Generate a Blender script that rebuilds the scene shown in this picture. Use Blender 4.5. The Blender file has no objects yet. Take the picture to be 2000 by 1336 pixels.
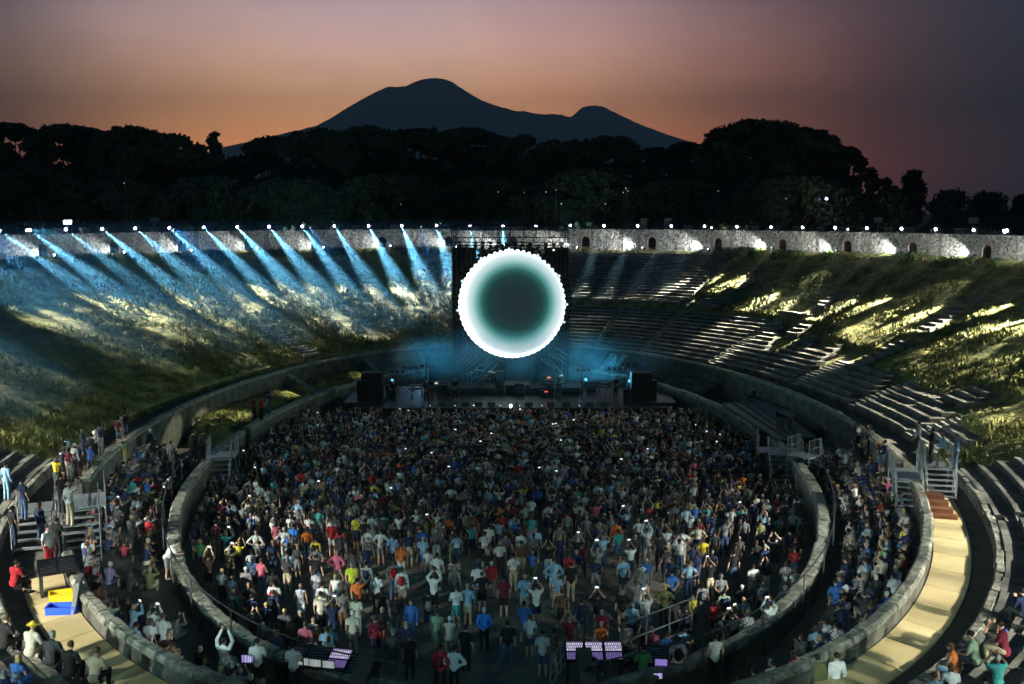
import bpy, bmesh, math, random
import numpy as np
from mathutils import Vector, Matrix, noise
R = math.radians
SC = bpy.context.scene
COL = SC.collection

# ---------------------------------------------------------------- camera
CAMZ = 16.4
PITCH = math.atan((668-415)/2000)
cam = bpy.data.cameras.new("camera"); cam.lens = 36.0; cam.sensor_width = 36.0
cam.clip_start = .2; cam.clip_end = 40000
cam_o = bpy.data.objects.new("camera", cam); COL.objects.link(cam_o)
cam_o.location = (0, 0, CAMZ); cam_o.rotation_euler = (R(90)-PITCH, 0, 0)
SC.camera = cam_o
SC.view_settings.view_transform = 'Standard'; SC.view_settings.look = 'None'
SC.view_settings.exposure = 0; SC.view_settings.gamma = 1
SC.cycles.use_denoising = True
SC.cycles.volume_bounces = 0; SC.cycles.max_bounces = 5; SC.cycles.diffuse_bounces = 2
SC.cycles.sample_clamp_indirect = 3

def pray(px, py):
    x = (px-1000)/2000; y = -(py-668)/2000
    return Vector((x, math.cos(PITCH)+y*math.sin(PITCH), -math.sin(PITCH)+y*math.cos(PITCH)))
def at_z(px, py, z):
    d = pray(px, py); t = (z-CAMZ)/d.z
    return Vector((d.x*t, d.y*t, z))
def at_y(px, py, Y):
    d = pray(px, py); t = Y/d.y
    return Vector((d.x*t, Y, CAMZ+d.z*t))

# ---------------------------------------------------------------- sky
W = bpy.data.worlds.new("World"); SC.world = W; W.use_nodes = True
nt = W.node_tree; N = nt.nodes; L = nt.links; N.clear()
def ramp(nodes, stops, interp='LINEAR'):
    r = nodes.new('ShaderNodeValToRGB'); r.color_ramp.interpolation = interp
    e = r.color_ramp.elements
    while len(e) > 1: e.remove(e[-1])
    e[0].position = stops[0][0]; e[0].color = (*stops[0][1], 1)
    for p, c in stops[1:]:
        k = e.new(p); k.color = (*c, 1)
    return r
def lin(r, g, b):
    f = lambda v: ((v/255+.055)/1.055)**2.4 if v > 10 else v/255/12.92
    return (f(r), f(g), f(b))
tc = N.new('ShaderNodeTexCoord'); sep = N.new('ShaderNodeSeparateXYZ'); L.new(tc.outputs['Generated'], sep.inputs[0])
# elevation: how the colour of the dusk changes with height
el = ramp(N, [(0, (1.05, .25, .07)), (.05, (1.35, .46, .15)), (.085, (1.02, .47, .20)), (.12, (.84, .46, .28)), (.16, (.64, .40, .35)),
              (.20, (.36, .26, .29)), (.30, lin(58, 60, 80)), (.5, lin(12, 24, 40)), (1, lin(5, 16, 26))])
L.new(sep.outputs['Z'], el.inputs[0])
# azimuth: the afterglow sits left of the mountain
az = N.new('ShaderNodeMath'); az.operation = 'ARCTAN2'; L.new(sep.outputs['X'], az.inputs[0]); L.new(sep.outputs['Y'], az.inputs[1])
azs = N.new('ShaderNodeMath'); azs.operation = 'MULTIPLY_ADD'; azs.inputs[1].default_value = 1/(2*math.pi); azs.inputs[2].default_value = .5
L.new(az.outputs[0], azs.inputs[0])
def A(px): return .5+math.atan((px-1000)/2000)/(2*math.pi)
azr = ramp(N, [(.25, (.01, .015, .02)), (A(-400), (.06, .07, .09)), (A(0), (.15, .145, .14)), (A(250), (.62, .62, .62)), (A(600), (1.22, 1.2, 1.08)), (A(1000), (1.02, .95, .92)),
               (A(1300), (.55, .45, .42)), (A(1550), (.22, .14, .13)), (A(1750), (.08, .047, .047)), (A(2000), (.019, .015, .017)), (A(2500), (.02, .025, .04)), (.75, (.005, .01, .015))], 'B_SPLINE')
L.new(azs.outputs[0], azr.inputs[0])
mul = N.new('ShaderNodeMix'); mul.data_type = 'RGBA'; mul.blend_type = 'MULTIPLY'; mul.inputs[0].default_value = 1
L.new(el.outputs[0], mul.inputs[6]); L.new(azr.outputs[0], mul.inputs[7])
# faint drifting cloud/smog unevenness
nz = N.new('ShaderNodeTexNoise'); nz.inputs['Scale'].default_value = 5; nz.inputs['Detail'].default_value = 3
mp = N.new('ShaderNodeMapping'); mp.inputs['Scale'].default_value = (1, 1, 3); L.new(tc.outputs['Generated'], mp.inputs[0]); L.new(mp.outputs[0], nz.inputs['Vector'])
nr = ramp(N, [(.3, (.86, .86, .88)), (.7, (1.1, 1.08, 1.06))]); L.new(nz.outputs['Fac'], nr.inputs[0])
mul2 = N.new('ShaderNodeMix'); mul2.data_type = 'RGBA'; mul2.blend_type = 'MULTIPLY'; mul2.inputs[0].default_value = 1
L.new(mul.outputs[2], mul2.inputs[6]); L.new(nr.outputs[0], mul2.inputs[7])
# dark teal night overhead
add = N.new('ShaderNodeMix'); add.data_type = 'RGBA'; add.blend_type = 'ADD'; add.inputs[0].default_value = 1
L.new(mul2.outputs[2], add.inputs[6]); add.inputs[7].default_value = (.0032, .013, .022, 1)
bg = N.new('ShaderNodeBackground'); L.new(add.outputs[2], bg.inputs[0]); bg.inputs[1].default_value = 3.1
wo = N.new('ShaderNodeOutputWorld'); L.new(bg.outputs[0], wo.inputs[0])

# ---------------------------------------------------------------- helpers
def setp(o, label=None, cat=None, group=None, kind=None):
    if label: o['label'] = label
    if cat: o['category'] = cat
    if group: o['group'] = group
    if kind: o['kind'] = kind
    return o
def mat(name, c1, c2=None, scale=3.0, rough=.85, bump=0, bscale=None, metal=0, emit=None, estr=0, detail=6, c3=None, spec=.3, lo=.35, hi=.65):
    m = bpy.data.materials.new(name); m.use_nodes = True; t = m.node_tree; n = t.nodes; l = t.links
    b = n['Principled BSDF']; b.inputs['Roughness'].default_value = rough; b.inputs['Metallic'].default_value = metal
    b.inputs['Specular IOR Level'].default_value = spec
    b.inputs['Base Color'].default_value = (*c1, 1)
    if c2 or bump:
        co = n.new('ShaderNodeTexCoord'); z = n.new('ShaderNodeTexNoise'); z.inputs['Scale'].default_value = scale; z.inputs['Detail'].default_value = detail
        z.inputs['Roughness'].default_value = .65
        l.new(co.outputs['Object'], z.inputs['Vector'])
    if c2:
        st = [(lo, c1), (hi, c2)]
        if c3: st = [(lo, c1), ((lo+hi)/2, c2), (hi, c3)]
        r = ramp(n, st); l.new(z.outputs['Fac'], r.inputs[0]); l.new(r.outputs[0], b.inputs['Base Color'])
    if bump:
        z2 = n.new('ShaderNodeTexNoise'); z2.inputs['Scale'].default_value = bscale or scale*4; z2.inputs['Detail'].default_value = 5
        l.new(co.outputs['Object'], z2.inputs['Vector'])
        bp = n.new('ShaderNodeBump'); bp.inputs['Strength'].default_value = 1; bp.inputs['Distance'].default_value = bump
        l.new(z2.outputs['Fac'], bp.inputs['Height']); l.new(bp.outputs[0], b.inputs['Normal'])
    if emit:
        b.inputs['Emission Color'].default_value = (*emit, 1); b.inputs['Emission Strength'].default_value = estr
    return m
class MB:
    def __init__(s): s.v = []; s.f = []; s.m = []
    def add(s, vs, fs, mi=0):
        o = len(s.v); s.v += [tuple(p) for p in vs]; s.f += [tuple(i+o for i in f) for f in fs]; s.m += [mi]*len(fs)
    def box(s, c, d, rz=0, mi=0, M=None):
        x, y, z = d[0]/2, d[1]/2, d[2]/2
        vs = [Vector((a, b, e)) for e in (-z, z) for a, b in ((-x, -y), (x, -y), (x, y), (-x, y))]
        T = Matrix.Translation(c) @ Matrix.Rotation(rz, 4, 'Z')
        if M is not None: T = Matrix.Translation(c) @ M
        s.add([T @ v for v in vs], [(3, 2, 1, 0), (4, 5, 6, 7), (0, 1, 5, 4), (1, 2, 6, 5), (2, 3, 7, 6), (3, 0, 4, 7)], mi)
    def tube(s, p, q, r0, r1=None, n=8, mi=0, caps=True):
        p = Vector(p); q = Vector(q); r1 = r0 if r1 is None else r1
        d = (q-p).normalized(); u = d.orthogonal().normalized(); w = d.cross(u)
        vs = [];
        for c, r in ((p, r0), (q, r1)):
            for i in range(n):
                a = 2*math.pi*i/n; vs.append(c+(u*math.cos(a)+w*math.sin(a))*r)
        fs = [(i, (i+1) % n, n+(i+1) % n, n+i) for i in range(n)]
        if caps: fs += [tuple(range(n-1, -1, -1)), tuple(range(n, 2*n))]
        s.add(vs, fs, mi)
    def path(s, pts, r, n=6, mi=0):
        for a, b in zip(pts, pts[1:]): s.tube(a, b, r, n=n, mi=mi)
    def ball(s, c, r, n=8, k=5, mi=0, sc=(1, 1, 1)):
        vs = [Vector((0, 0, 1))]
        for j in range(1, k):
            p = math.pi*j/k
            for i in range(n):
                a = 2*math.pi*i/n; vs.append(Vector((math.sin(p)*math.cos(a), math.sin(p)*math.sin(a), math.cos(p))))
        vs.append(Vector((0, 0, -1))); fs = [(0, 1+i, 1+(i+1) % n) for i in range(n)]
        for j in range(k-2):
            o = 1+j*n; fs += [(o+i, o+n+i, o+n+(i+1) % n, o+(i+1) % n) for i in range(n)]
        o = 1+(k-2)*n; fs += [(o+i, len(vs)-1, o+(i+1) % n) for i in range(n)]
        s.add([Vector((v.x*r*sc[0], v.y*r*sc[1], v.z*r*sc[2]))+Vector(c) for v in vs], fs, mi)
    def mesh(s, name, mats, smooth=False):
        me = bpy.data.meshes.new(name); me.from_pydata(s.v, [], s.f)
        for m in (mats if isinstance(mats, (list, tuple)) else [mats]): me.materials.append(m)
        me.polygons.foreach_set('material_index', s.m)
        if smooth: me.polygons.foreach_set('use_smooth', [True]*len(s.f))
        me.update(); return me
    def build(s, name, mats, parent=None, smooth=False, loc=None):
        o = bpy.data.objects.new(name, s.mesh(name, mats, smooth)); COL.objects.link(o)
        if parent is not None: o.parent = parent
        if loc is not None: o.location = loc
        return o
def empty(name, loc=(0, 0, 0), rz=0):
    o = bpy.data.objects.new(name, None); COL.objects.link(o); o.location = loc; o.rotation_euler = (0, 0, rz); return o
def copy_tree(o, parent=None):
    c = o.copy(); COL.objects.link(c)
    if parent is not None: c.parent = parent
    for ch in list(o.children): copy_tree(ch, c)
    return c
ORD = ['', 'first', 'second', 'third', 'fourth', 'fifth', 'sixth', 'seventh', 'eighth', 'ninth', 'tenth', 'eleventh', 'twelfth', 'thirteenth', 'fourteenth', 'fifteenth',
       'sixteenth', 'seventeenth', 'eighteenth', 'nineteenth', 'twentieth']
def ordw(k):
    if k <= 20: return ORD[k]
    return {2: 'twenty-', 3: 'thirty-', 4: 'forty-', 5: 'fifty-', 6: 'sixty-'}[k//10]+ORD[k % 10] if k % 10 else {3: 'thirtieth', 4: 'fortieth', 5: 'fiftieth', 6: 'sixtieth'}[k//10]

# ---------------------------------------------------------------- the plan of the amphitheatre
CX, CY, PA, PB = -.6, 62.4, 17.0, 33.2
def E2(t, s):           # t in degrees clockwise from the far end, s metres outward from the arena
    a = R(t); return CX+(PA+s)*math.sin(a), CY+(PB+s)*math.cos(a)
def P(t, s, z): x, y = E2(t, s); return Vector((x, y, z))
def sval(X, Y):
    lo, hi = -16.9, 400
    for _ in range(40):
        m = (lo+hi)/2
        if ((X-CX)/(PA+m))**2+((Y-CY)/(PB+m))**2 > 1: lo = m
        else: hi = m
    return m
def tval(X, Y, s): return math.degrees(math.atan2((X-CX)/(PA+s), (Y-CY)/(PB+s)))
def cav(s): return 3.4+.31*(s-7.4)
def tsteps(t0, t1, s, seg):
    n = max(1, int(math.hypot((PA+s), 0)*R(abs(t1-t0))*1.25/seg)); return [t0+(t1-t0)*i/n for i in range(n+1)]
def strip(mb, t0, t1, prof, seg=1.0, mi=0, caps=True, jit=0, closed=True, rnd=random):
    """sweep the closed profile [(s,z)...] along the ellipse"""
    sm = sum(p[0] for p in prof)/len(prof); ts = tsteps(t0, t1, sm, seg); k = len(prof); vs = []
    for t in ts:
        ds, dz = (rnd.uniform(-jit, jit), rnd.uniform(-jit, jit)*.6) if jit else (0, 0)
        vs += [P(t, s+ds, z+dz) for s, z in prof]
    fs = []
    for i in range(len(ts)-1):
        for j in range(k if closed else k-1):
            a, b = i*k+j, i*k+(j+1) % k; fs.append((a, b, b+k, a+k))
    if caps and closed: fs += [tuple(range(k-1, -1, -1)), tuple(range((len(ts)-1)*k, len(ts)*k))]
    mb.add(vs, fs, mi)

# ---------------------------------------------------------------- materials
M_stone = mat('old_stone', (.13, .125, .11), (.34, .33, .29), 1.7, .9, .03, 9)
M_stone2 = mat('seat_stone', (.075, .075, .065), (.21, .205, .18), .9, .85, .02, 12)
M_cap = mat('cap_stone', (.10, .105, .085), (.34, .34, .28), 2.8, .85, .10, 5)
M_rub = mat('rubble_wall', (.09, .09, .075), (.46, .45, .38), 3.6, .9, .2, 5, lo=.36, hi=.62)
M_podium = mat('podium_plaster', (.055, .055, .047), (.15, .147, .125), 1.3, .9, .06, 5)
M_brick = mat('door_brick', (.24, .19, .15), (.40, .34, .28), 4, .9, .02, 10)
M_grass = mat('dry_grass', (.06, .075, .022), (.19, .19, .055), .9, .95, .24, 3.2, c3=(.38, .33, .12), lo=.3, hi=.68)
M_weed = mat('green_weeds', (.04, .075, .02), (.12, .17, .05), 1.2, .8)
M_sand = mat('arena_dirt', (.085, .085, .07), (.20, .195, .16), .35, .95, .03, 6)
M_path = mat('path_dirt', (.07, .065, .055), (.13, .12, .10), 1, .95, .02, 8)
M_ply = mat('plywood', (.55, .44, .22), (.66, .54, .30), .8, .6, .003, 20)
M_rust = mat('brown_boards', (.12, .045, .02), (.2, .08, .035), 1.2, .7)
M_ground = mat('dark_soil', (.04, .045, .03), (.08, .08, .05), .05, .95)
M_leaf = mat('pine_leaves', (.03, .05, .032), (.075, .10, .05), .35, .7)
M_bark = mat('bark', (.08, .055, .04), (.15, .11, .08), 3, .95)
M_mount = mat('mountain_rock', (.10, .11, .13), (.16, .17, .19), .0015, .95)
M_black = mat('black_paint', (.012, .012, .013), rough=.5)
M_drape = mat('black_drape', (.010, .011, .012), rough=.95)
M_alu = mat('aluminium_truss', (.35, .36, .37), rough=.35, metal=.9)
M_dmet = mat('dark_steel', (.06, .065, .07), (.12, .125, .13), 5, .45, metal=.6)
M_gal = mat('galvanised_steel', (.30, .33, .34), (.42, .45, .46), 6, .4, metal=.5)
M_deck = mat('stage_deck', (.02, .022, .024), (.045, .047, .05), 1.5, .35)
def emis(name, c, s): return mat(name, (.02, .02, .02), emit=c, estr=s)
M_lens = emis('lens_white', (.75, .8, 1), 40)
M_lens2 = emis('lens_violet', (.62, .45, 1), 60)
M_lensdim = emis('lens_soft', (.7, .95, .9), 1.1)
M_lensblue = emis('lens_blue', (.2, .6, 1), 1.5)
M_pan = emis('lit_panel_pale', (1, .85, .5), 1.0); M_red = emis('lit_panel_red', (1, .08, .05), 2.2); M_org = emis('lit_panel_orange', (1, .35, .12), 1.5)
M_rod = mat('pale_slat', (.35, .42, .4), rough=.4, metal=.5); M_brass = mat('brass', (.5, .36, .14), rough=.3, metal=1)
M_plat = mat('grey_decking', (.09, .095, .09), (.15, .155, .15), 2, .6, .004, 20)
def screen_mat():
    m = bpy.data.materials.new('screen_picture'); m.use_nodes = True; n = m.node_tree.nodes; l = m.node_tree.links; b = n['Principled BSDF']
    b.inputs['Base Color'].default_value = (.02, .02, .02, 1); co = n.new('ShaderNodeTexCoord'); mp = n.new('ShaderNodeMapping'); mp.inputs['Location'].default_value = (-.05, 0, -.02); mp.inputs['Scale'].default_value = (.2146, 0, .211)
    ln = n.new('ShaderNodeVectorMath'); ln.operation = 'LENGTH'; l.new(co.outputs['Object'], mp.inputs[0]); l.new(mp.outputs[0], ln.inputs[0])
    z = n.new('ShaderNodeTexNoise'); z.inputs['Scale'].default_value = 60; z.inputs['Detail'].default_value = 2; l.new(co.outputs['Object'], z.inputs['Vector'])
    ad = n.new('ShaderNodeMath'); ad.operation = 'MULTIPLY_ADD'; ad.inputs[1].default_value = .05; l.new(z.outputs['Fac'], ad.inputs[0]); l.new(ln.outputs['Value'], ad.inputs[2])
    r = ramp(n, [(0, lin(30, 42, 47)), (.34, lin(30, 47, 50)), (.53, lin(28, 60, 59)), (.635, lin(42, 98, 92)), (.73, lin(104, 165, 162)), (.81, lin(176, 212, 212)), (.89, lin(220, 236, 240)), (.95, (1.05, 1.2, 1.25)), (1, (2.6, 3.0, 3.1))])
    l.new(ad.outputs[0], r.inputs[0]); l.new(r.outputs[0], b.inputs['Emission Color']); b.inputs['Emission Strength'].default_value = 1.0; return m
M_screen = screen_mat()
M_phone = emis('phone_screen', (.8, .92, 1), 1.7)

# ---------------------------------------------------------------- ground
def radial_sheet(name, ss, zf, m, t0=0, t1=360, nt=360, kind='structure', smooth=True):
    full = (t1-t0) >= 360; cols = nt if full else nt+1
    v = np.zeros((len(ss), cols, 3))
    for j, s in enumerate(ss):
        for i in range(cols):
            t = t0+(t1-t0)*i/nt; x, y = E2(t, s); v[j, i] = (x, y, zf(t, s, x, y))
    fs = []
    for j in range(len(ss)-1):
        for i in range(nt):
            a = j*cols+i; b = j*cols+(i+1) % cols; fs.append((a, b, b+cols, a+cols))
    me = bpy.data.meshes.new(name); me.from_pydata(v.reshape(-1, 3).tolist(), [], fs); me.materials.append(m)
    if smooth: me.polygons.foreach_set('use_smooth', [True]*len(fs))
    o = bpy.data.objects.new(name, me); COL.objects.link(o)
    if kind: o['kind'] = kind
    return o
def fbm(x, y, sc, oct=3, seed=0.): return noise.fractal(Vector((x*sc, y*sc, seed)), 1.0, 2.0, oct)
radial_sheet('arena_floor', [-16.99, -16, -14, -10, -6, -3, -1, 0.1], lambda t, s, x, y: .03*fbm(x, y, .3), M_sand, nt=120)
radial_sheet('ground', [41.8, 44, 60, 100, 200, 500, 1500, 6000, 24000], lambda t, s, x, y: 5.5+(0 if s < 100 else -.5), M_ground, nt=90)
mb = MB(); mb.add([(CX-.3, CY-17, -.02), (CX+.3, CY-17, -.02), (CX+.3, CY+17, -.02), (CX-.3, CY+17, -.02)], [(0, 1, 2, 3)]); mb.build('arena_centre_strip', M_sand)['kind'] = 'structure'
radial_sheet('terrace_base', [0.1, 0.2, 4.4, 4.7, 7.8, 8.2], lambda t, s, x, y: -.1 if s < .15 else .9 if s < 4.5 else (2.7 if s < 8 else 2.4), M_path, nt=240)
radial_sheet('rim_terrace', [35.15, 37, 40, 41.9, 42.0], lambda t, s, x, y: 13.75 if s < 41.95 else 5.0, M_ground, nt=180)

# seat layout: (t0, t1, first row, last row)   rows 0-11 below the passage, 12-29 above it
S0, TR, RH = 7.4, .84, .2605
def row_s(k): return S0+k*TR if k < 12 else 18.9+(k-12)*.865
def row_z(k): return 3.42+k*.2605 if k < 12 else 6.93+(k-12)*.268
WEDGES = [(3, 11.6, 0, 11), (12.6, 20.6, 0, 11), (21.8, 31.4, 0, 11), (32.6, 47.6, 0, 11), (49.0, 55.5, 0, 11), (55.5, 66.4, 0, 8),
          (67.6, 79.6, 0, 5), (80.6, 85.2, 0, 4), (85.2, 93, 0, 7), (94, 100, 0, 2), (106, 118.5, 0, 11), (119.7, 140, 0, 11), (141.2, 176, 0, 11),
          (-176, -141.2, 0, 11), (-140, -119.7, 0, 11), (-118.5, -103, 0, 11),
          (3, 11.6, 12, 29), (12.6, 20.6, 12, 29), (21.8, 31.0, 12, 29),
          (33.2, 37.2, 12, 14), (37.2, 39.0, 12, 25), (49.8, 52.0, 12, 19), (52.0, 54.5, 9, 11), (66.6, 69.0, 12, 25), (68.0, 71.0, 5, 11)]
def row_at(t, s):
    """is there seating on this spot?"""
    for a, b, r0, r1 in WEDGES:
        if a-.9 <= t <= b+.9 and row_s(r0)-.1 <= s <= row_s(r1)+TR+.1: return True
    return False
STAIRS = [12.1, 21.2, 32.0, 48.3, 67.0, 80.1, 93.5, 119.1, 140.6, -140.6, -119.1]
def slope_z(t, s, x, y):
    tt = t if t <= 180 else t-360
    if row_at(tt, s): return cav(s)-.5 if s < 18 else cav(s)-.45
    z = cav(s)+.30*fbm(x, y, .16, 3, 1.)+.10*fbm(x, y, .9, 3, 5.)+.03*fbm(x, y, 3.1, 2, 9.)
    if s > 32: z += (s-32)*.12
    k = max(0, min(1, (s-7.3)/1.5)); return ((3.42-.05)*(1-k)+z*k) if s > 7.32 else 2.5
ss = [7.3, 7.35]+[7.6+.24*i for i in range(int((34.8-7.6)/.24)+1)]
radial_sheet('grass_slope', ss, slope_z, M_grass, nt=1000)
# tufts of dry grass and weeds standing on the slopes (nobody could count them)
def tufts(name, label, n, sampler, m, h0, h1, seed, w=.5):
    rg = np.random.default_rng(seed); V = []; F = []
    for _ in range(n):
        p = sampler(rg)
        if p is None: continue
        x, y, z = p; k = len(V); h = rg.uniform(h0, h1)
        for q in range(3):
            a = rg.uniform(0, 6.28); dx, dy = math.cos(a)*h*w, math.sin(a)*h*w; ox, oy = rg.uniform(-.6, .6, 2)*h
            k = len(V); V += [(x+ox-dy*.35, y+oy+dx*.35, z-.05), (x+ox+dy*.35, y+oy-dx*.35, z-.05), (x+ox+dx*rg.uniform(.2, 1.2), y+oy+dy, z+h)]
            F.append((k, k+1, k+2))
    me = bpy.data.meshes.new(name); me.from_pydata(V, [], F); me.materials.append(m)
    o = bpy.data.objects.new(name, me); COL.objects.link(o); setp(o, label, 'grass', kind='stuff'); return o
def samp_slope(rg):
    t = rg.uniform(-112, 112); s = rg.uniform(7.8, 34)
    if row_at(t, s): return None
    x, y = E2(t, s)
    if fbm(x, y, .25, 2, 3.) < rg.uniform(-.5, .4): return None
    return x, y, slope_z(t, s, x, y)
tufts('grass', 'short dry grass tufts covering the earthen slopes of the amphitheatre', 95000, samp_slope, M_grass, .12, .36, 1)
def samp_weed(rg):
    if rg.random() < .45:
        t = rg.uniform(-95, 100); s = rg.uniform(32.6, 34.4)
        if fbm(t*.4, 3., .8, 2, 8.) < 0: return None
    else:
        t = rg.uniform(-100, 110); s = rg.uniform(8, 30)
    if row_at(t, s): return None
    x, y = E2(t, s)
    if s < 31 and fbm(x, y, .13, 2, 13.) < .18: return None
    return x, y, slope_z(t, s, x, y)
tufts('weeds', 'green weeds and low bushes growing on the slopes and along the foot of the rim wall', 30000, samp_weed, M_weed, .14, .36, 2, .8)

# lower terrace between arena wall and parapet
radial_sheet('terrace_ground', [.5, 1.5, 2.4, 3.5, 4.45], lambda t, s, x, y: 1.15+.04*fbm(x, y, .8), M_path, t0=-173, t1=173, nt=300)
radial_sheet('walkway', [4.74, 5.1, 5.9, 6.6, 7.4], lambda t, s, x, y: 2.85+.02*fbm(x, y, .8), M_path, t0=-176, t1=176, nt=240)
def mound(t0, t1, label):
    def z(t, s, x, y):
        e = min(1, (t-t0)/3, (t1-t)/3); w = (s-.62)/(4.4-.62)
        return 1.2+max(0, e)*(1.15*min(1, .35+w*1.3)+.25*fbm(x, y, .4, 3, 2.)+.07*fbm(x, y, 2.3, 2, 4.))
    o = radial_sheet('grass_mound', [.62+.2*i for i in range(17)], z, M_grass, t0=t0, t1=t1, nt=int((t1-t0)*3.2), kind=None)
    setp(o, label, 'grass mound', 'grass mounds on the lower terrace', kind='structure')
mound(-36, -24.5, 'pale grass mound on the lower terrace just left of the stage')
mound(-55, -38, 'middle grass mound on the lower terrace behind the four standing men')
mound(-85, -57.5, 'long grass mound on the lower terrace nearest the left stairs')

def samp_mound(rg):
    t0, t1 = [(-35.5, -25), (-54.5, -38.5), (-84, -58)][rg.integers(0, 3)]; t = rg.uniform(t0, t1); s = rg.uniform(.8, 4.3); x, y = E2(t, s); e = min(1, (t-t0)/3, (t1-t)/3); w = (s-.62)/3.78
    return x, y, 1.2+max(0, e)*(1.15*min(1, .35+w*1.3)+.25*fbm(x, y, .4, 3, 2.)+.07*fbm(x, y, 2.3, 2, 4.))
tufts('mound_grass', 'short dry grass growing on the mounds of the lower terrace', 9000, samp_mound, M_grass, .07, .2, 6)
# plywood flooring on the near walkways
def boards(t0, t1, label):
    e = empty('plywood_walkway', P((t0+t1)/2, 5.9, 2.9)); e0 = e.location.copy()
    setp(e, label, 'walkway', 'plywood walkways laid behind the parapet')
    t = t0
    while t < t1-.5:
        t2 = min(t1, t+3.6); mb = MB(); strip(mb, t+.04, t2-.04, [(4.82, 2.9), (6.25, 2.9), (6.25, 2.96), (4.82, 2.96)], .7)
        o = mb.build('plywood_panel', M_ply, e); o.location = -e0; t = t2
boards(112.5, 158, 'pale yellow plywood walkway between parapet and stone tiers on the right')
boards(-158, -131.5, 'pale yellow plywood walkway between parapet and stone tiers at lower left')

# ---------------------------------------------------------------- walls
def curved_wall(name, label, cat, spans, s0, s1, zb, zt, capz, m, mcap, jit=.0, group=None):
    e = empty(name, (0, 0, 0)); setp(e, label, cat, group)
    rg = random.Random(5)
    for t0, t1 in spans:
        mb = MB(); strip(mb, t0, t1, [(s0, zb), (s1, zb), (s1, zt), (s0, zt)], 1.0); mb.build('wall_face', m, e)
        mb = MB(); t = t0
        while t < t1-.2:
            w = rg.uniform(1.8, 2.6)*35/(PA+PB+2*s0)*1.5; t2 = min(t1, t+w); h = capz+rg.uniform(-.03, .03); d = rg.uniform(-.03, .03)
            strip(mb, t+.04, t2-.04, [(s0-.05+d, zt), (s1+.05+d, zt), (s1+.05+d, zt+h-.08), (s1-.04+d, zt+h), (s0+.04+d, zt+h), (s0-.05+d, zt+h-.08)], .8, rnd=rg, jit=jit); t = t2
        mb.build('cap_stones', mcap, e)
    return e
curved_wall('podium_wall', 'stone podium wall with worn rounded cap stones encircling the arena crowd', 'wall', [(-171.5, -84), (-82, 83.2), (86.5, 171.5)], .0, .5, -.1, 2.0, .22, M_podium, M_cap, .02)
curved_wall('parapet_wall', 'long stone parapet wall between the lower terrace and the walkway', 'wall', [(-173, -131), (-112, 106), (111, 173)], 4.38, 4.76, 1.1, 3.45, .2, M_podium, M_cap, .01)
curved_wall('tier_wall', 'low stone retaining wall at the foot of the main seating tiers', 'wall', [(-176, -103), (98, 176)], 7.1, 7.42, 2.8, 3.2, .2, M_stone, M_cap, .01)
# passage wall halfway up
for a, b, lab in ((4, 31, 'dark low passage wall halfway up the rebuilt stone tiers'), (32.8, 37.6, 'short dark passage wall above the tiers right of the long staircase'), (47.6, 52, 'isolated passage wall stub above the tiers beside the grass')):
    mb = MB(); strip(mb, a, b, [(18.0, 6.3), (18.4, 6.3), (18.4, 7.15), (18.0, 7.15)], 1.2, jit=.02)
    setp(mb.build('passage_wall', M_stone), lab, 'wall', 'low walls along the upper passage')

# seating tiers: one thing per wedge, one part per row
wn = ['narrow upper', 'upper']
WLAB = ['lower tiers directly behind the screen tower\'s right edge', 'lower tiers, first block right of the tower', 'lower tiers, second block right of the tower', 'lower tiers, wide block below the passage wall stub',
        'lower tiers right of the dark radial staircase', 'lower tiers below the striped grass slope', 'long low tiers on the right, middle block', 'short block of three tiers on the right', 'broken tiers climbing into grass on the right', 'last three tiers before the right stairway gap',
        'near right tiers with bright worn edges, upper block', 'near right tiers curving beside the plywood walkway', 'near right tiers at the bottom corner',
        'near left tiers at the bottom corner', 'near left tiers curving beside the plywood walkway', 'near left tiers at the picture edge',
        'upper tiers just right of the screen tower', 'upper tiers, middle rebuilt block', 'upper tiers, last rebuilt block beside the grass',
        'stub of three rows beside the rebuilt upper tiers', 'first broken stair strip in the upper grass', 'second broken stair strip in the upper grass', 'few broken rows under the second stair strip', 'long broken stair strip climbing far right grass', 'ragged rows at the foot of the long stair strip']
for wi, (a, b, r0, r1) in enumerate(WEDGES):
    e = empty('stone_seating', P((a+b)/2, row_s(r0), row_z(r0))); e0 = -e.location
    setp(e, 'grey stone '+WLAB[wi], 'stone seating', 'stone seating blocks of the amphitheatre')
    rg = random.Random(wi); ragged = (a, r0) in ((49.0, 0), (55.5, 0), (67.6, 0), (85.2, 0), (52.0, 9), (68.0, 5), (37.2, 12), (49.8, 12), (66.6, 12))
    for k in range(r0, r1+1):
        s, z = row_s(k), row_z(k); w = (TR if k < 12 else .865)+.12
        ta, tb = a, b
        if ragged:
            f = (k-r0)/(r1-r0+1); ta += rg.uniform(0, .5); tb -= rg.uniform(0, .6)
            if a == 49.0: tb -= f*5.5*(k > 4)
            if a == 55.5: tb -= f*4
            if a == 67.6: ta += f*1.5; tb -= f*3
            if a == 85.2: ta += f*0.5; tb -= f*4
            if a == 37.2: ta -= f*1.7; tb -= f*1.9
            if a == 66.6: ta -= f*2.6; tb -= f*3.4
        mb = MB(); t = ta
        while t < tb-.05:
            t2 = min(tb, t+rg.uniform(2.2, 5.5)*22/(PA+s))
            if ragged and rg.random() < .08 and k > r0: t = t2; continue
            j = rg.uniform(-.03, .03); dz = rg.uniform(-.018, .018)
            strip(mb, t+.03, t2-.02, [(s+j, z-.55), (s+w, z-.55), (s+w, z+dz), (s+j+.04, z+dz), (s+j, z+dz-.04)], .9, rnd=rg, jit=.008); t = t2
        if mb.v: mb.build('seat_row', M_stone2, e).location = e0
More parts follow.
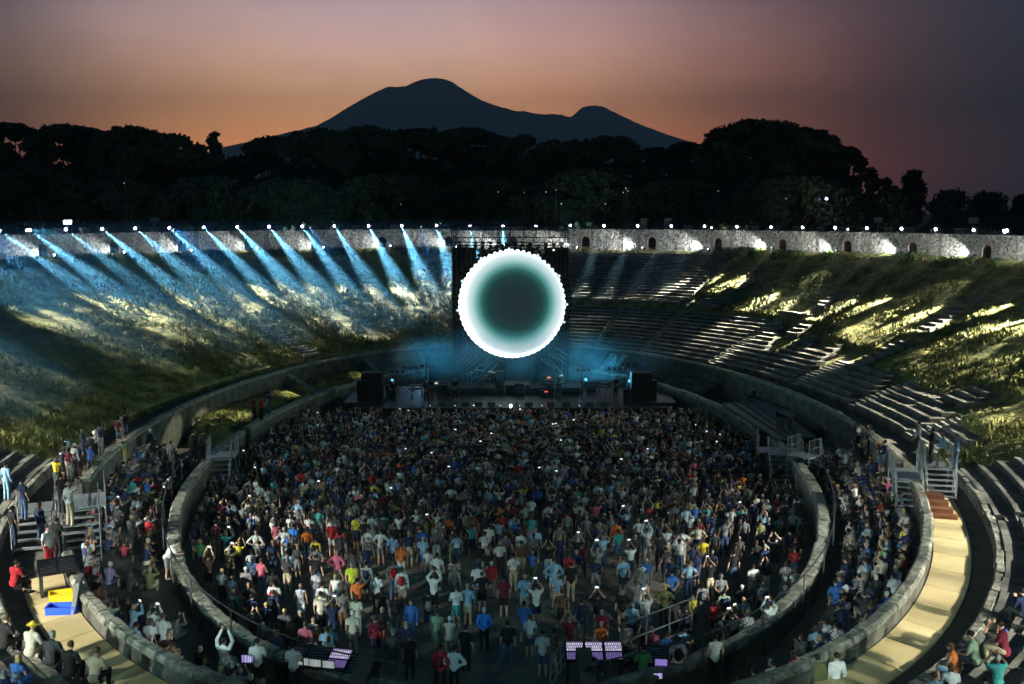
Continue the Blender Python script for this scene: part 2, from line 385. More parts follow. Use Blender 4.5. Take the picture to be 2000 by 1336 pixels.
# radial staircases
for si, t in enumerate(STAIRS):
    top = 30 if t < 33 and t > 0 else (12 if abs(t) < 52 or abs(t) > 104 else 6)
    mb = MB(); x0, y0 = E2(t, 7.4)
    for k in range(top):
        for hlf in (0, 1):
            s = row_s(k)+hlf*TR/2; z = row_z(k)-.13+hlf*.13+(-.05)
            w = .6/(PA+s)*57.3
            strip(mb, t-w, t+w, [(s, z-.4), (s+.55, z-.4), (s+.55, z), (s, z)], 2)
    setp(mb.build('stone_staircase', M_stone), 'narrow dark radial staircase between stone tiers, %s %s' % (ordw(si+1) if si < 9 else ordw(si-8), 'from the screen tower rightward' if si < 9 else 'from the lower left corner'), 'staircase', 'radial staircases between the tiers')
# left overgrown stair
e = empty('ruined_staircase', P(-44.4, 8, 3.5)); setp(e, 'ruined overgrown stone staircase alone on the left grass slope', 'staircase')
rg = random.Random(3)
for k in range(13):
    s = 8+k*.55; mb = MB(); d = rg.uniform(-.35, .35); w = 1.6
    strip(mb, -44.4-w+d-(k*.08), -44.4+w+d*.5-(k*.08), [(s, cav(s)-.5), (s+.5, cav(s)-.5), (s+.5, cav(s)+.16), (s, cav(s)+.16)], .7, jit=.04, rnd=rg)
    if k not in (4,): mb.build('step', M_stone, e).location = -e.location

# lower terrace tiers
def low_tiers(t0, t1, lab, rows=4):
    e = empty('terrace_seating', P((t0+t1)/2, 2, 1.2)); setp(e, lab, 'stone seating', 'low stone tiers behind the arena wall')
    for k in range(rows):
        s = 1.3+k*.76; z = 1.45+k*.3; mb = MB(); strip(mb, t0, t1, [(s, z-.6), (s+.82, z-.6), (s+.82, z), (s, z)], 1.0, jit=.01)
        mb.build('seat_row', M_podium, e).location = -e.location
LT = [(-21, -4, 'low terrace tiers left of the screen tower'), (4, 27, 'low terrace tiers right of the screen tower'), (30, 56, 'dark empty low terrace tiers beside the lighting desk'), (66, 83, 'dark low terrace tiers above the right arena stairs'),
      (88, 130, 'low terrace tiers full of seated people on the right'), (131.5, 170, 'low terrace tiers at lower right'), (-170, -131.5, 'low terrace tiers at lower left'), (-130, -92, 'low terrace tiers full of seated people on the left')]
for a, b, lab in LT: low_tiers(a, b, lab)
# cheek walls of the terrace (sloping stone beams)
for t, lab in ((28.4, 'dark sloping stone cheek wall near the stage'), (31.5, 'pale sloping stone beam beside the right terrace tiers'), (-37, 'low stone cheek wall between the two grass mounds'), (-56.3, 'thin stone kerb beside the long grass mound'), (-22.6, 'stepped stone cheek wall left of the stage')):
    mb = MB(); w = .22/(PA+2)*57.3
    vs = [P(t-w, .55, 1.0), P(t+w, .55, 1.0), P(t+w, 4.65, 1.0), P(t-w, 4.65, 1.0), P(t-w, .55, 1.75), P(t+w, .55, 1.75), P(t+w, 4.65, 3.35), P(t-w, 4.65, 3.35)]
    mb.add(vs, [(3, 2, 1, 0), (4, 5, 6, 7), (0, 1, 5, 4), (1, 2, 6, 5), (2, 3, 7, 6), (3, 0, 4, 7)])
    setp(mb.build('cheek_wall', M_cap), lab, 'wall', 'sloping cheek walls on the terrace')
# gate corridor at the near end
mb = MB(); mb.box((-4.6, 26, 1.2), (.5, 11, 2.6)); setp(mb.build('gate_wall', M_podium), 'left side wall of the entrance passage at the near end', 'wall', 'entrance passage walls')
mb = MB(); mb.box((2.3, 26, 1.2), (.5, 11, 2.6)); setp(mb.build('gate_wall', M_podium), 'right side wall of the entrance passage at the near end', 'wall', 'entrance passage walls')
mb = MB(); mb.add([(-4.4, 31.5, .02), (2.1, 31.5, .02), (2.1, 10, 2.5), (-4.4, 10, 2.5)], [(0, 1, 2, 3)]); mb.build('entrance_ramp', M_sand)['kind'] = 'structure'

# rim wall with arched doorways
RS0, RS1, RZ0, RZ1 = 34.6, 35.3, 10.8, 14.33
def t_on(px, py, s, z=None):   # angle at which the sight line meets the ring s
    d = pray(px, py); lo, hi = 20, 400
    k = d.x/d.y; 
    for _ in range(60):
        m = (lo+hi)/2
        if sval(k*m, m) < s and True: lo = m
        else: hi = m
    return tval(k*m, m, s)
DOORS = [83, 222, 355, 485, 616, 748, 877, 1144, 1273, 1402, 1528, 1655, 1783, 1928]
dt = sorted([t_on(p, 480, RS0) for p in DOORS]+[0.8])
gap = 8.6
t = dt[-1]
def adv(t, d):
    a = R(t); return t+math.degrees(d/math.hypot((PA+RS0)*math.cos(a), (PB+RS0)*math.sin(a)))
while t < 176: t = adv(t, gap); dt.append(t)
t = min(dt)
while t > -176: t = adv(t, -gap); dt.insert(0, t)
rim = empty('rim_wall', (0, 0, 0)); setp(rim, 'long pale rubble rim wall with arched doorways around the top of the slopes', 'wall')
HW, DH = .52, 1.35     # half width and springing height of a door
segs = []; cur = -179.9
for d in dt:
    a = adv(d, -HW-.25); b = adv(d, HW+.25); segs.append((cur, a)); cur = b
    # masonry round the door: front and back faces with an arch, plus the reveal
    zb = 11.55+.0; mb = MB()
    n = 9; arch = [(-HW, RZ0), (-HW, zb+DH)]+[(-HW*math.cos(math.pi*i/n), zb+DH+HW*math.sin(math.pi*i/n)) for i in range(1, n)]+[(HW, zb+DH), (HW, RZ0)]
    outer = [(-HW-.25, RZ0), (-HW-.25, zb+DH)]+[(-(HW+.25)*math.cos(math.pi*i/n), min(RZ1, zb+DH+(HW+.3)*math.sin(math.pi*i/n)*1.3)) for i in range(1, n)]+[(HW+.25, zb+DH), (HW+.25, RZ0)]
    def W3(u, s, z): return P(adv(d, u), s, z)
    for s, fl in ((RS0-.03, 0), (RS1+.03, 1)):
        vs = [W3(u, s, z) for u, z in arch]+[W3(u, s, z) for u, z in outer]; k = len(arch)
        mb.add(vs, [(i, i+1, k+i+1, k+i) if fl else (i, k+i, k+i+1, i+1) for i in range(k-1)])
    vs = [W3(u, RS0-.03, z) for u, z in arch]+[W3(u, RS1+.03, z) for u, z in arch]; k = len(arch)
    mb.add(vs, [(i, i+1, k+i+1, k+i) for i in range(k-1)])
    mb.build('door_surround', M_brick if d > 0 else M_rub, rim)
    mb = MB()
    # spandrels above the arch up to the wall top
    for s in (RS0, RS1):
        vs = []
        for u, z in outer[1:-1]: vs += [W3(u, s, z-.02), W3(u, s, RZ1)]
        mb.add(vs, [(2*i, 2*i+1, 2*i+3, 2*i+2) for i in range(len(outer)-3)])
    mb.add([W3(-HW-.25, RS0, RZ1), W3(HW+.25, RS0, RZ1), W3(HW+.25, RS1, RZ1), W3(-HW-.25, RS1, RZ1)], [(0, 1, 2, 3)])
    mb.build('door_spandrel', M_rub, rim)
segs.append((cur, 180.1)); mb = MB(); rg = random.Random(9)
for a, b in segs: strip(mb, a, b, [(RS0, RZ0), (RS1, RZ0), (RS1, RZ1), (RS0, RZ1)], .7, jit=.035, rnd=rg)
mb.build('rubble_masonry', M_rub, rim)

# little masonry blocks standing on the rim terrace
k = 0
for px in [112, 165, 200, 300, 365, 470, 545, 605, 695, 770, 1343, 1386, 1430, 1475, 1517, 1560, 1604, 1648, 1690, 1737, 1778, 1830, 1878]:
    rg = random.Random(px); s = 37.5; t = t_on(px, 440, s); k += 1; big = .9*rg.uniform(.8, 1.25)
    mb = MB(); mb.box((0, 0, .45), (big, .6, .9+rg.uniform(-.1, .15)+(.0))); mb.box((0, 0, 1.0), (big+.16, .75, .16)); 
    o = mb.build('masonry_block', M_stone); o.location = P(t, s, 13.75); o.rotation_euler.z = -R(t)*.8
    setp(o, 'small masonry block with a flat cap on the rim terrace, %s from the left' % ordw(k), 'stone block', 'masonry blocks along the rim terrace')
for px, lab in ((1257, 'left of the two tall pale pillar stubs on the rim'), (1303, 'right of the two tall pale pillar stubs on the rim')):
    mb = MB(); mb.box((0, 0, .8), (.75, .6, 1.6)); mb.box((.06, 0, 1.75), (.9, .7, .3)); o = mb.build('pillar_stub', M_cap); o.location = P(t_on(px, 430, 38), 38, 13.75); setp(o, lab, 'pillar', 'tall pillar stubs')
# ---------------------------------------------------------------- moving lights on the rim wall
def spot(name, parent, loc, target, power, size, blend=.5, col=(1, 1, 1), rad=.08):
    d = bpy.data.lights.new(name, 'SPOT'); d.energy = power; d.spot_size = R(size); d.spot_blend = blend; d.color = col; d.shadow_soft_size = rad
    o = bpy.data.objects.new(name, d); COL.objects.link(o)
    o.location = Vector(loc)-(parent.location if parent else Vector()); dr = Vector(target)-Vector(loc)
    q = dr.to_track_quat('-Z', 'Y')
    if parent: o.parent = parent
    o.rotation_euler = q.to_euler(); return o
def moving_light(loc, target, lens, label, group, power, size, col, blend=.5, scale=1.0):
    e = empty('moving_light', loc); setp(e, label, 'stage light', group)
    dr = (Vector(target)-(Vector(loc)+Vector((0, 0, .55*scale)))).normalized(); h = Vector((0, 0, .55*scale))
    side = dr.cross(Vector((0, 0, 1))).normalized()
    mb = MB(); mb.box((0, 0, .09*scale), (.42*scale, .34*scale, .18*scale)); mb.build('lamp_base', M_black, e)
    mb = MB(); mb.path([h+side*.22*scale, side*.22*scale+Vector((0, 0, .2*scale)), -side*.22*scale+Vector((0, 0, .2*scale)), h-side*.22*scale], .035*scale, 6); mb.build('yoke', M_black, e)
    mb = MB(); mb.tube(h-dr*.28*scale, h, .13*scale, .17*scale, 12); mb.tube(h, h+dr*.2*scale, .17*scale, .19*scale, 12); hd = mb.build('lamp_head', M_black, e)
    mb = MB(); mb.ball(h+dr*.2*scale, .14*scale, 12, 6); mb.build('lens', lens, hd)
    if power: spot('beam', e, Vector(loc)+h+dr*.42*scale, target, power, size, blend, col)
    return e
LX = [-190, -125, -65, -5, 55, 126, 197, 262, 329, 396, 462, 524, 589, 652, 719, 784, 852, 918, 982, 1047, 1114, 1180, 1246, 1312, 1377, 1441, 1508, 1570, 1633, 1695, 1763, 1830, 1905, 1970, 2040, 2115, 2195, 2280, 2375]
SLP = 34.9; lt = [t_on(p, 445, SLP) for p in LX]
def arcadv(t, d): a = R(t); return t+math.degrees(d/math.hypot((PA+SLP)*math.cos(a), (PB+SLP)*math.sin(a)))
RB = random.Random(21); NLc = [0]
def NL(): NLc[0] += 1; return NLc[0]
def on_slope(px, py):
    z = 8.
    for _ in range(60):
        q = at_z(px, py, z); z = .75*z+.25*cav(max(7, min(34.5, sval(q.x, q.y))))
    return at_z(px, py, z)
def rim_lamp(t, idx, vis):
    loc = P(t, SLP, RZ1-.02); x, y, z = loc
    tgt = Vector((-.6, 52, 0))-Vector((x, y, 0)); tgt.normalize()
    d = RB.uniform(13, 19)
    tp = Vector((x, y, 0))+tgt*d; s = sval(tp.x, tp.y); tp.z = cav(s)+.2
    right = t > 3
    if vis:
        lab = 'moving light shining from the rim wall top, %s from the left' % ordw(idx)
        col = (1, .98, .86) if not right else (1, .95, .72)
        lx = LX[idx-1]; off = 1000-lx; rr = RB.uniform(.9, 1.12)
        tp = on_slope(lx+off*(.26 if lx < 1600 else .25)*rr, 447+((112 if lx < 1400 else 84 if lx < 1600 else 118)+(.07 if lx < 1400 else .05)*abs(off))*rr)
        moving_light(loc, tp, M_lens if idx % 3 else M_lens2, lab, 'moving lights along the rim wall', P_RIM*(.9 if idx < 4 else 1.5 if not right else (3.6 if LX[idx-1] > 1600 else 2.0 if LX[idx-1] > 1420 else .28))*RB.uniform(.6, 1.25), RB.uniform(9.5, 12.5) if not right else RB.uniform(7, 9), col, .9 if not right else .6)
    else:
        tp = Vector((x, y, 0))+tgt*RB.uniform(24, 28); tp.z = 3
        moving_light(loc, tp, M_lens, 'moving light on the near rim wall beyond the picture edge, %s one' % ordw(NL()), 'moving lights along the near rim wall', P_RIM*.5, 12.5, (1, .97, .84), .5)
P_RIM = 150000
n = 0
for t in lt:
    n += 1; rim_lamp(t, n, True)
t = lt[-1]
while True:
    t = arcadv(t, 7.5)
    if t > 150: break
    rim_lamp(t, 0, False)
t = lt[0]
while True:
    t = arcadv(t, -7.5)
    if t < -150: break
    rim_lamp(t, 0, False)
for i, (tt, X, Y, Z, sz, pw) in enumerate([(-124, -9, 56, 1, 11, .16), (-138, -10, 48, 1, 11, .15), (-150, -5, 43, 1, 12, .10), (-118, -12, 63, 1, 8, .12), (-160, 1, 39, 1, 13, .09), (-155, -8, 36, 1, 12, .12), (-146, -2, 39, 1, 9, .12), (150, 4, 48, 1, 11, .06), (140, 9, 52, 1, 11, .07), (128, 12, 45, 1, 11, .10), (160, -2, 36, 1, 13, .08), (155, 7, 37, 1, 11, .08),
    (-158, 17, 46, 2.5, 8, .22), (-120, 18.5, 55, 2.5, 7, .16), (-168, 14, 36, 2.5, 8, .10), (158, -18, 47, 2.5, 8, .22), (120, -19, 55, 2.5, 8, .12), (168, -15, 38, 2.5, 7, .10)]):  # this last row is added to brighten the people seated on the terraces
    moving_light(P(tt, SLP, RZ1+.0), (X, Y, Z), M_lens, 'unseen moving light behind the photographer aimed at the crowd, %s one' % ordw(NL()), 'moving lights behind the photographer', P_RIM*pw*(.5 if Z < 2 else 1.9), sz, (.4, .88, 1) if Z < 2 else (.8, 1, .95), .8)
for x, y, Z, pw, sz, lab in ((430, 822, 2.0, .14, 7, 'third'), (335, 862, 1.8, .12, 5, 'fourth'), (570, 768, 2.2, .08, 7, 'second'), (700, 738, 2.1, .05, 8, 'first'), (800, 700, 2.8, .05, 11, 'lowest'), (250, 930, 1.7, .18, 4, 'highest')):  # lamps added to brighten the mounds and the terrace left of the tower
    moving_light((-6.0, 88.6-.15*x/100, 15.3), at_z(x, y, Z), M_lensdim, '%s small added light on the tower corner aimed at the left grass mounds' % lab, 'lights on the tower corner', P_RIM*pw*(4 if lab[:6] != 'lowest' else 7), sz, (1, 1, .66) if lab[:6] != 'lowest' else (.6, .95, 1), .6, .6)
for tt, X, Y, pw, lab in ((-60, 26, 70, .03, 'right'), (-100, 34, 90, .03, 'upper right'), (62, -28, 66, .10, 'left'), (100, -36, 88, .10, 'upper left'), (-165, 24, 42, .05, 'near right'), (165, -26, 42, .05, 'near left')):  # weak floods added as ambient fill for the dark slopes
    moving_light(P(tt, SLP, RZ1), (X, Y, 6), M_lens, 'wide moving light flooding the %s slope from the opposite rim' % lab, 'wide moving lights', P_RIM*pw*1.2, 38, (.7, 1, .85), 1, .8)
for tt in (28, 45, 62, 80, 100, 122, 145, -100, -122, -145):  # wide spill added so the treads and grass below catch some light
    q0 = P(tt, SLP, RZ1); tg = P(tt, 19 if abs(tt) < 90 else 11, cav(19 if abs(tt) < 90 else 11))
    moving_light(q0, tg, M_lens, 'wide moving light on the rim spilling over the slope below, %s one' % ordw(NL()), 'added spill lights on the rim', P_RIM*(.05 if abs(tt) < 90 else .22), 34 if abs(tt) < 90 else 20, (.95, 1, .8), 1, .6)
for tt in (-88, -64, -44, -27, -12):  # wide fill added to light the left smoke blue
    moving_light(P(tt, SLP, RZ1), P(tt, 11 if tt < -30 else 15, cav(11 if tt < -30 else 15)), M_lensdim, 'wide blue moving light on the left rim, %s one' % ordw(NL()), 'added blue fill lights on the left rim', P_RIM*.03, 50 if tt < -30 else 26, (.25, .62, 1), 1, .6)
for i, (tt, ta, sa) in enumerate(((70, 74.5, 19), (75.5, 79, 17), (81, 83.5, 16), (86.5, 88, 15), (92, 92.5, 14), (98, 97.5, 13.5))):
    moving_light(P(tt, SLP, RZ1), P(ta, sa, cav(sa)), M_lens, 'moving light on the right rim just beyond the picture edge, %s one' % ordw(i+1), 'moving lights along the right rim', P_RIM*1.5*RB.uniform(.6, 1.1), RB.uniform(7, 9), (1, .96, .72), .6)
# wall washers at the feet of the doorways, pointing left along the wall
k = 0
for d in dt:
    if abs(d) > 100: continue
    k += 1; tt = adv(d, -.9 if d > 0 else 1.0); s = 34.0; x, y = E2(tt, s); loc = Vector((x, y, slope_z(tt, s, x, y)+.12 if not row_at(tt, s) else 11.75))
    ta = adv(tt, -5.2); tp = P(ta, RS0+.1, 13.0)
    moving_light(loc, tp, M_lens, 'wall washer at the foot of a rim doorway, %s from the left' % ordw(k), 'wall washers at the rim doorways', (3300 if d > 8 else 2600) if d > 0 else 2200, 55, (.93, .96, 1), .9, .6)

# ---------------------------------------------------------------- smoke
def smoke(name, label, t0, t1, s0, s1, z0f, ztop, dens, col, aniso=.3, nt=24):
    mb = MB(); vs = []; ts = [t0+(t1-t0)*i/nt for i in range(nt+1)]
    for t in ts:
        for s, z in ((s0, z0f(s0)), (s1, z0f(s1)), (s1, ztop[1]), (s0, ztop[0])): vs.append(P(t, s, z))
    fs = []
    for i in range(nt):
        for j in range(4):
            a, b = i*4+j, i*4+(j+1) % 4; fs.append((a, a+4, b+4, b))
    fs += [(0, 1, 2, 3), tuple(nt*4+i for i in (3, 2, 1, 0))]
    mb.add(vs, fs)
    m = bpy.data.materials.new(name); m.use_nodes = True; n = m.node_tree.nodes; l = m.node_tree.links; n.clear()
    v = n.new('ShaderNodeVolumePrincipled'); v.inputs['Color'].default_value = (*col, 1); v.inputs['Density'].default_value = dens; v.inputs['Anisotropy'].default_value = aniso
    o = n.new('ShaderNodeOutputMaterial'); l.new(v.outputs[0], o.inputs['Volume'])
    ob = mb.build(name, m); bm = bmesh.new(); bm.from_mesh(ob.data); bmesh.ops.recalc_face_normals(bm, faces=bm.faces); bm.to_mesh(ob.data); bm.free()
    setp(ob, label, 'smoke', kind='stuff'); return ob
smoke('smoke', 'thin blue stage smoke drifting over the left grass slope through the light beams', -98, 2, 10, 35.6, lambda s: cav(s)+.15, (9.2, 15.8), .0115, (.15, .56, 1), .4)
smoke('smoke', 'fainter blue smoke over the right upper tiers', 2, 27, 10, 34.2, lambda s: cav(s)+.15, (8.5, 15.3), .003, (.25, .6, 1), .3)

# ---------------------------------------------------------------- mountain
def mountain():
    prof = [(300, 330), (380, 318), (450, 287), (500, 277), (560, 262), (625, 247), (655, 231), (680, 215), (720, 192), (750, 176), (765, 170.5), (785, 171), (800, 168.5), (815, 161), (830, 156.5), (850, 154), (872, 155), (886, 162), (900, 171), (920, 184), (940, 196), (970, 208), (1000, 216), (1012, 219), (1022, 217), (1035, 221), (1060, 224.5), (1080, 223.5), (1112, 229.5),
            (1122, 222), (1132, 212), (1145, 208), (1158, 207), (1175, 209), (1190, 218), (1215, 230), (1250, 246), (1290, 261), (1330, 274), (1380, 290), (1450, 318), (1520, 345)]
    D = 9600; nx = 260; ny = 46; xs = [p[0] for p in prof]; ys = [p[1] for p in prof]; V = []; F = []
    for j in range(ny):
        f = (j/(ny-1))*2-1      # -1 near .. 1 far
        for i in range(nx):
            px = 300+(1520-300)*i/(nx-1); y = float(np.interp(px, xs, ys)); h = max(0, at_y(px, y, D).z+40)
            X = (px-1000)/2000*D; Y = D+f*2400
            r = max(0, 1-abs(f)**1.15); g = noise.fractal(Vector((X*.0009, Y*.0009, 2)), 1, 2, 5)
            gully = abs(noise.noise(Vector((X*.0016, f*.8, 7))))
            z = h*r + (0 if j == ny//2 else (g*90-gully*170)*math.sin(min(1, abs(f)*1.4)*math.pi)*min(1, h/500))
            z = min(z, h*(1-abs(f)*.95))
            if abs(f) < .03: z = h + noise.noise(Vector((X*.012, 0, 1)))*7+noise.noise(Vector((X*.04, 0, 4)))*4
            V.append((X*(1+f*.12), Y, -40+z))
    for j in range(ny-1):
        for i in range(nx-1):
            a = j*nx+i; F.append((a, a+1, a+nx+1, a+nx))
    me = bpy.data.meshes.new('mountain'); me.from_pydata(V, [], F); me.materials.append(M_mount); me.polygons.foreach_set('use_smooth', [True]*len(F))
    o = bpy.data.objects.new('mountain', me); COL.objects.link(o); o['kind'] = 'structure'
mountain()

# ---------------------------------------------------------------- trees
def leaf_mesh(name, clumps, n, size, seed, inner=.55):
    """leaf faces spread through a set of ellipsoidal clumps (cx,cy,cz,rx,ry,rz)"""
    rg = np.random.default_rng(seed); w = np.array([c[3]*c[4]+c[3]*c[5]+c[4]*c[5] for c in clumps]); w /= w.sum()
    idx = rg.choice(len(clumps), n, p=w); C = np.array(clumps)[idx]
    d = rg.normal(size=(n, 3)); d /= np.linalg.norm(d, axis=1)[:, None]; rr = rg.uniform(inner, 1.06, (n, 1))
    c = C[:, :3]+d*rr*C[:, 3:]; a = rg.normal(size=(n, 3)); a /= np.linalg.norm(a, axis=1)[:, None]; b = np.cross(a, rg.normal(size=(n, 3))); b /= np.linalg.norm(b, axis=1)[:, None]
    sz = size*rg.uniform(.5, 1.3, (n, 1)); v = np.stack([c-a*sz-b*sz*.5, c+a*sz-b*sz*.5, c+a*sz*.6+b*sz*.5, c-a*sz*.6+b*sz*.5], 1).reshape(-1, 3)
    me = bpy.data.meshes.new(name); me.vertices.add(len(v)); me.vertices.foreach_set('co', v.ravel()); me.loops.add(4*n); me.loops.foreach_set('vertex_index', np.arange(4*n))
    me.polygons.add(n); me.polygons.foreach_set('loop_start', np.arange(0, 4*n, 4)); me.polygons.foreach_set('loop_total', np.full(n, 4)); me.materials.append(M_leaf); me.update(); me.validate(); return me
def tree(px, ytop, D, wpx, kind, label, seed, leaf=M_leaf, base=5.4):
    rg = random.Random(seed); top = at_y(px, ytop, D); H = top.z-base; rx = wpx/2/2000*D
    e = empty('pine_tree' if kind != 'bush' else 'broadleaf_tree', (top.x, D, base)); setp(e, label, 'tree', 'trees behind the amphitheatre')
    cl = []
    if kind == 'dome':
        ch = H*.42
        for _ in range(70):
            a = rg.uniform(0, 6.28); q = math.sqrt(rg.random()); r = rx*rg.uniform(.13, .24); rz = r*.6
            x = math.cos(a)*q*(rx-r*.8); y = math.sin(a)*q*(rx-r)*.7; up = math.sqrt(max(0, 1-q**2.8))
            lev = 1 if rg.random() < .6 else rg.uniform(-.5, 1)
            cl.append((x, y, H-ch+(ch-rz)*up*lev-(0 if lev > 0 else rz), r, r, rz))
        th = H*.55
    elif kind == 'umbrella':
        for _ in range(60):
            a = rg.uniform(0, 6.28); q = math.sqrt(rg.random()); r = rx*rg.uniform(.12, .22)
            x = math.cos(a)*q*(rx-r*.8); y = math.sin(a)*q*(rx-r)*.7
            cl.append((x, y, H-r*.5-q**2.5*H*.2-H*.14*rg.random()*(rg.random() < .5), r, r, r*.5))
        th = H*.75
    else:
        for _ in range(46):
            a = rg.uniform(0, 6.28); q = rg.random()**.6; hh = rg.random()**.7
            r = rx*rg.uniform(.16, .36); cl.append((math.cos(a)*q*rx*.8*(1-.6*hh), math.sin(a)*q*rx*.6*(1-.6*hh), H*.15+hh*H*.8-r*.4, r, r, r*.9))
        th = H*.5
    dz = H-max(c[2]+c[5] for c in cl); cl = [(c[0], c[1], c[2]+dz*.93, *c[3:]) for c in cl]
    n = int(min(26000, 5000+rx*rx*110)); me = leaf_mesh('crown', cl, n, .42 if rx > 5 else .3, seed, .3)
    o = bpy.data.objects.new('crown', me); COL.objects.link(o); o.parent = e
    mb = MB(); lean = rg.uniform(-.04, .04)*H; tr = .35+H*.012
    mb.tube((0, 0, -.3), (lean*.5, 0, th*.5), tr, tr*.75, 8); mb.tube((lean*.5, 0, th*.5), (lean, 0, th), tr*.75, tr*.45, 8)
    for c in cl[::3]: mb.tube((lean*.8, 0, th*rg.uniform(.6, .95)), c[:3], tr*.3, .08, 5, caps=False)
    mb.build('trunk', M_bark, e, smooth=True); return e
TR_ = [ # px, ytop, D, width px, kind, label
 (20, 240, 196, 190, 'dome', 'dark pine at the far left picture edge'), (130, 243, 190, 240, 'dome', 'broad dark pine crown, second from the left edge'), (255, 246, 186, 210, 'dome', 'rounded dark pine above the faint pink gap'),
 (335, 262, 188, 180, 'dome', 'sloping right shoulder of the left pine group'), (420, 256, 205, 56, 'bush', 'small lone tree with ragged top standing above the saddle'), (395, 300, 200, 150, 'dome', 'low dark pine below the lone tree'),
 (470, 305, 210, 110, 'dome', 'low pine in the saddle left of the mountain'), (535, 266, 204, 170, 'dome', 'dark pine rising left of the mountain'), (625, 249, 198, 200, 'dome', 'dark pine below the mountain left flank'), (710, 246, 200, 210, 'dome', 'tallest dark pine below the mountain summit'),
 (820, 250, 205, 210, 'dome', 'flat topped pine right below the crater'), (915, 250, 203, 200, 'dome', 'dark pine above the screen tower'), (1010, 264, 195, 190, 'umbrella', 'umbrella pine right above the tower'), (1100, 274, 190, 170, 'umbrella', 'umbrella pine with faint olive foliage'),
 (1190, 265, 186, 170, 'dome', 'olive lit pine before the mountain right peak'), (1290, 288, 215, 150, 'dome', 'lower umbrella pine in the gap'), (1345, 278, 205, 130, 'dome', 'dark pine left of the largest pine'),
 (1480, 233, 172, 270, 'dome', 'largest rounded umbrella pine with lit underside on the right'), (1570, 250, 178, 190, 'dome', 'right flank of the largest pine clump'), (1640, 285, 182, 130, 'dome', 'rounded pine sloping down at right'),
 (1705, 325, 190, 60, 'bush', 'small ragged tree right of the pines'), (1740, 345, 195, 80, 'bush', 'low bushy tree at the right'), (1785, 330, 190, 80, 'bush', 'leafy tree standing alone at the right'), (1850, 368, 210, 140, 'bush', 'low dark tree near right edge'), (1935, 372, 220, 150, 'bush', 'low dark tree at the right edge'), (2010, 378, 220, 120, 'bush', 'low dark tree at the far right edge'),
 (70, 330, 165, 220, 'umbrella', 'lower front pine at the left edge'), (230, 350, 168, 200, 'umbrella', 'lower front pine with forked trunk'), (560, 350, 170, 240, 'dome', 'lower dark tree mass left of centre'), (760, 340, 168, 240, 'dome', 'lower dark tree mass with faint lit leaves'), (950, 350, 172, 240, 'dome', 'lower dark tree mass behind the tower'), (1150, 330, 165, 220, 'dome', 'lower olive tree mass right of the tower'), (1330, 350, 168, 200, 'dome', 'lower dark tree left of the big pine'), (1560, 345, 160, 260, 'dome', 'lower dark tree below the big pine'), (1720, 372, 165, 180, 'bush', 'hedge like tree below the ragged trees'), (400, 345, 172, 200, 'dome', 'lower dark tree below the lone tree')]
for i, a in enumerate(TR_): tree(*a, seed=100+i)
# far off wood closing the view between the trees
def samp_w(): pass
rg = np.random.default_rng(4); cl = []
for i in range(150):
    x = -130+260*i/149; r = rg.uniform(4.5, 7); ymax = float(np.interp(x, [-130, -75, -66, -58, -45, 0, 30, 45, 75, 82, 130], [23, 22, 17, 17, 22, 23, 20, 20, 20, 8, 5])); cl.append((x, 232+rg.uniform(-6, 6), 5+ymax*.45, r, r, ymax*.55)) 
me = leaf_mesh('wood', cl, 60000, .75, 77, .8); o = bpy.data.objects.new('wood', me); COL.objects.link(o); setp(o, 'far dark wood closing the gaps behind the pines', 'wood', kind='stuff')
# hedge line behind the rim
rg = np.random.default_rng(5); cl = []
for i in range(230):
    t = -100+200*i/229; s = 47+rg.uniform(-2, 2); x, y = E2(t, s); cl.append((x, y, 8.5+rg.uniform(-.5, .5), 3, 3, rg.uniform(4.6, 6.6)))
me = leaf_mesh('undergrowth', cl, 60000, .45, 78, .75); o = bpy.data.objects.new('undergrowth', me); COL.objects.link(o); setp(o, 'dark undergrowth behind the rim terrace', 'undergrowth', kind='stuff')


# ---------------------------------------------------------------- stage
SZ = 1.5; SY0, SY1 = 77.4, 87.5
st = empty('stage', (0, SY0, 0)); setp(st, 'wide low black concert stage at the far end of the arena', 'stage')
mb = MB(); mb.box((.0, 5.0, SZ-.06), (24.4, 10.0, .12)); mb.build('stage_deck', M_deck, st)
mb = MB()
for i in range(62): mb.box((-12.1+i*.397, .06+.025*(i % 2), .69), (.4, .05, 1.38))
mb.build('front_skirt', M_drape, st)
for x in (-11.6, 11.0):
    mb = MB(); mb.box((x, 3.4, SZ+.11), (3.0 if x < 0 else 3.6, 4.6, .22)); mb.build('wing_riser', M_deck, st)
for x, y, w, d, h in ((-3.4, 7.2, 4, 2.4, .5), (3.6, 7.4, 4.4, 2.4, .5), (.2, 7.6, 2.6, 2.4, .7)):
    mb = MB(); mb.box((x, y, SZ+h/2), (w, d, h)); mb.build('band_riser', M_deck, st)
# tower with drapes and trusses
TX0, TX1, TY0, TY1, TZ = (882-1000)/2000*89, (1112-1000)/2000*89, 89.0, 91.6, 15.25
tw = empty('truss_tower', (0, 90, 0)); setp(tw, 'tall black truss tower with hanging black drapes framing the round screen', 'stage tower')
def truss(mb, a, b, w=.3, step=.55, r=.022, up=Vector((0, 0, 1))):
    a = Vector(a); b = Vector(b); d = (b-a); Ln = d.length; d.normalize(); u = up if abs(d.z) < .9 else Vector((0, 1, 0)); v = d.cross(u).normalized(); u = v.cross(d)
    c = [(u+v)*w/2, (u-v)*w/2, (-u-v)*w/2, (-u+v)*w/2]
    for q in c: mb.tube(a+q, b+q, r, n=5)
    n = max(1, int(Ln/step))
    for i in range(n):
        p, q = a+d*Ln*i/n, a+d*Ln*(i+1)/n
        for j in range(4):
            k = (j+1) % 4; mb.tube(p+c[j], q+c[k], r*.6, n=4, caps=False)
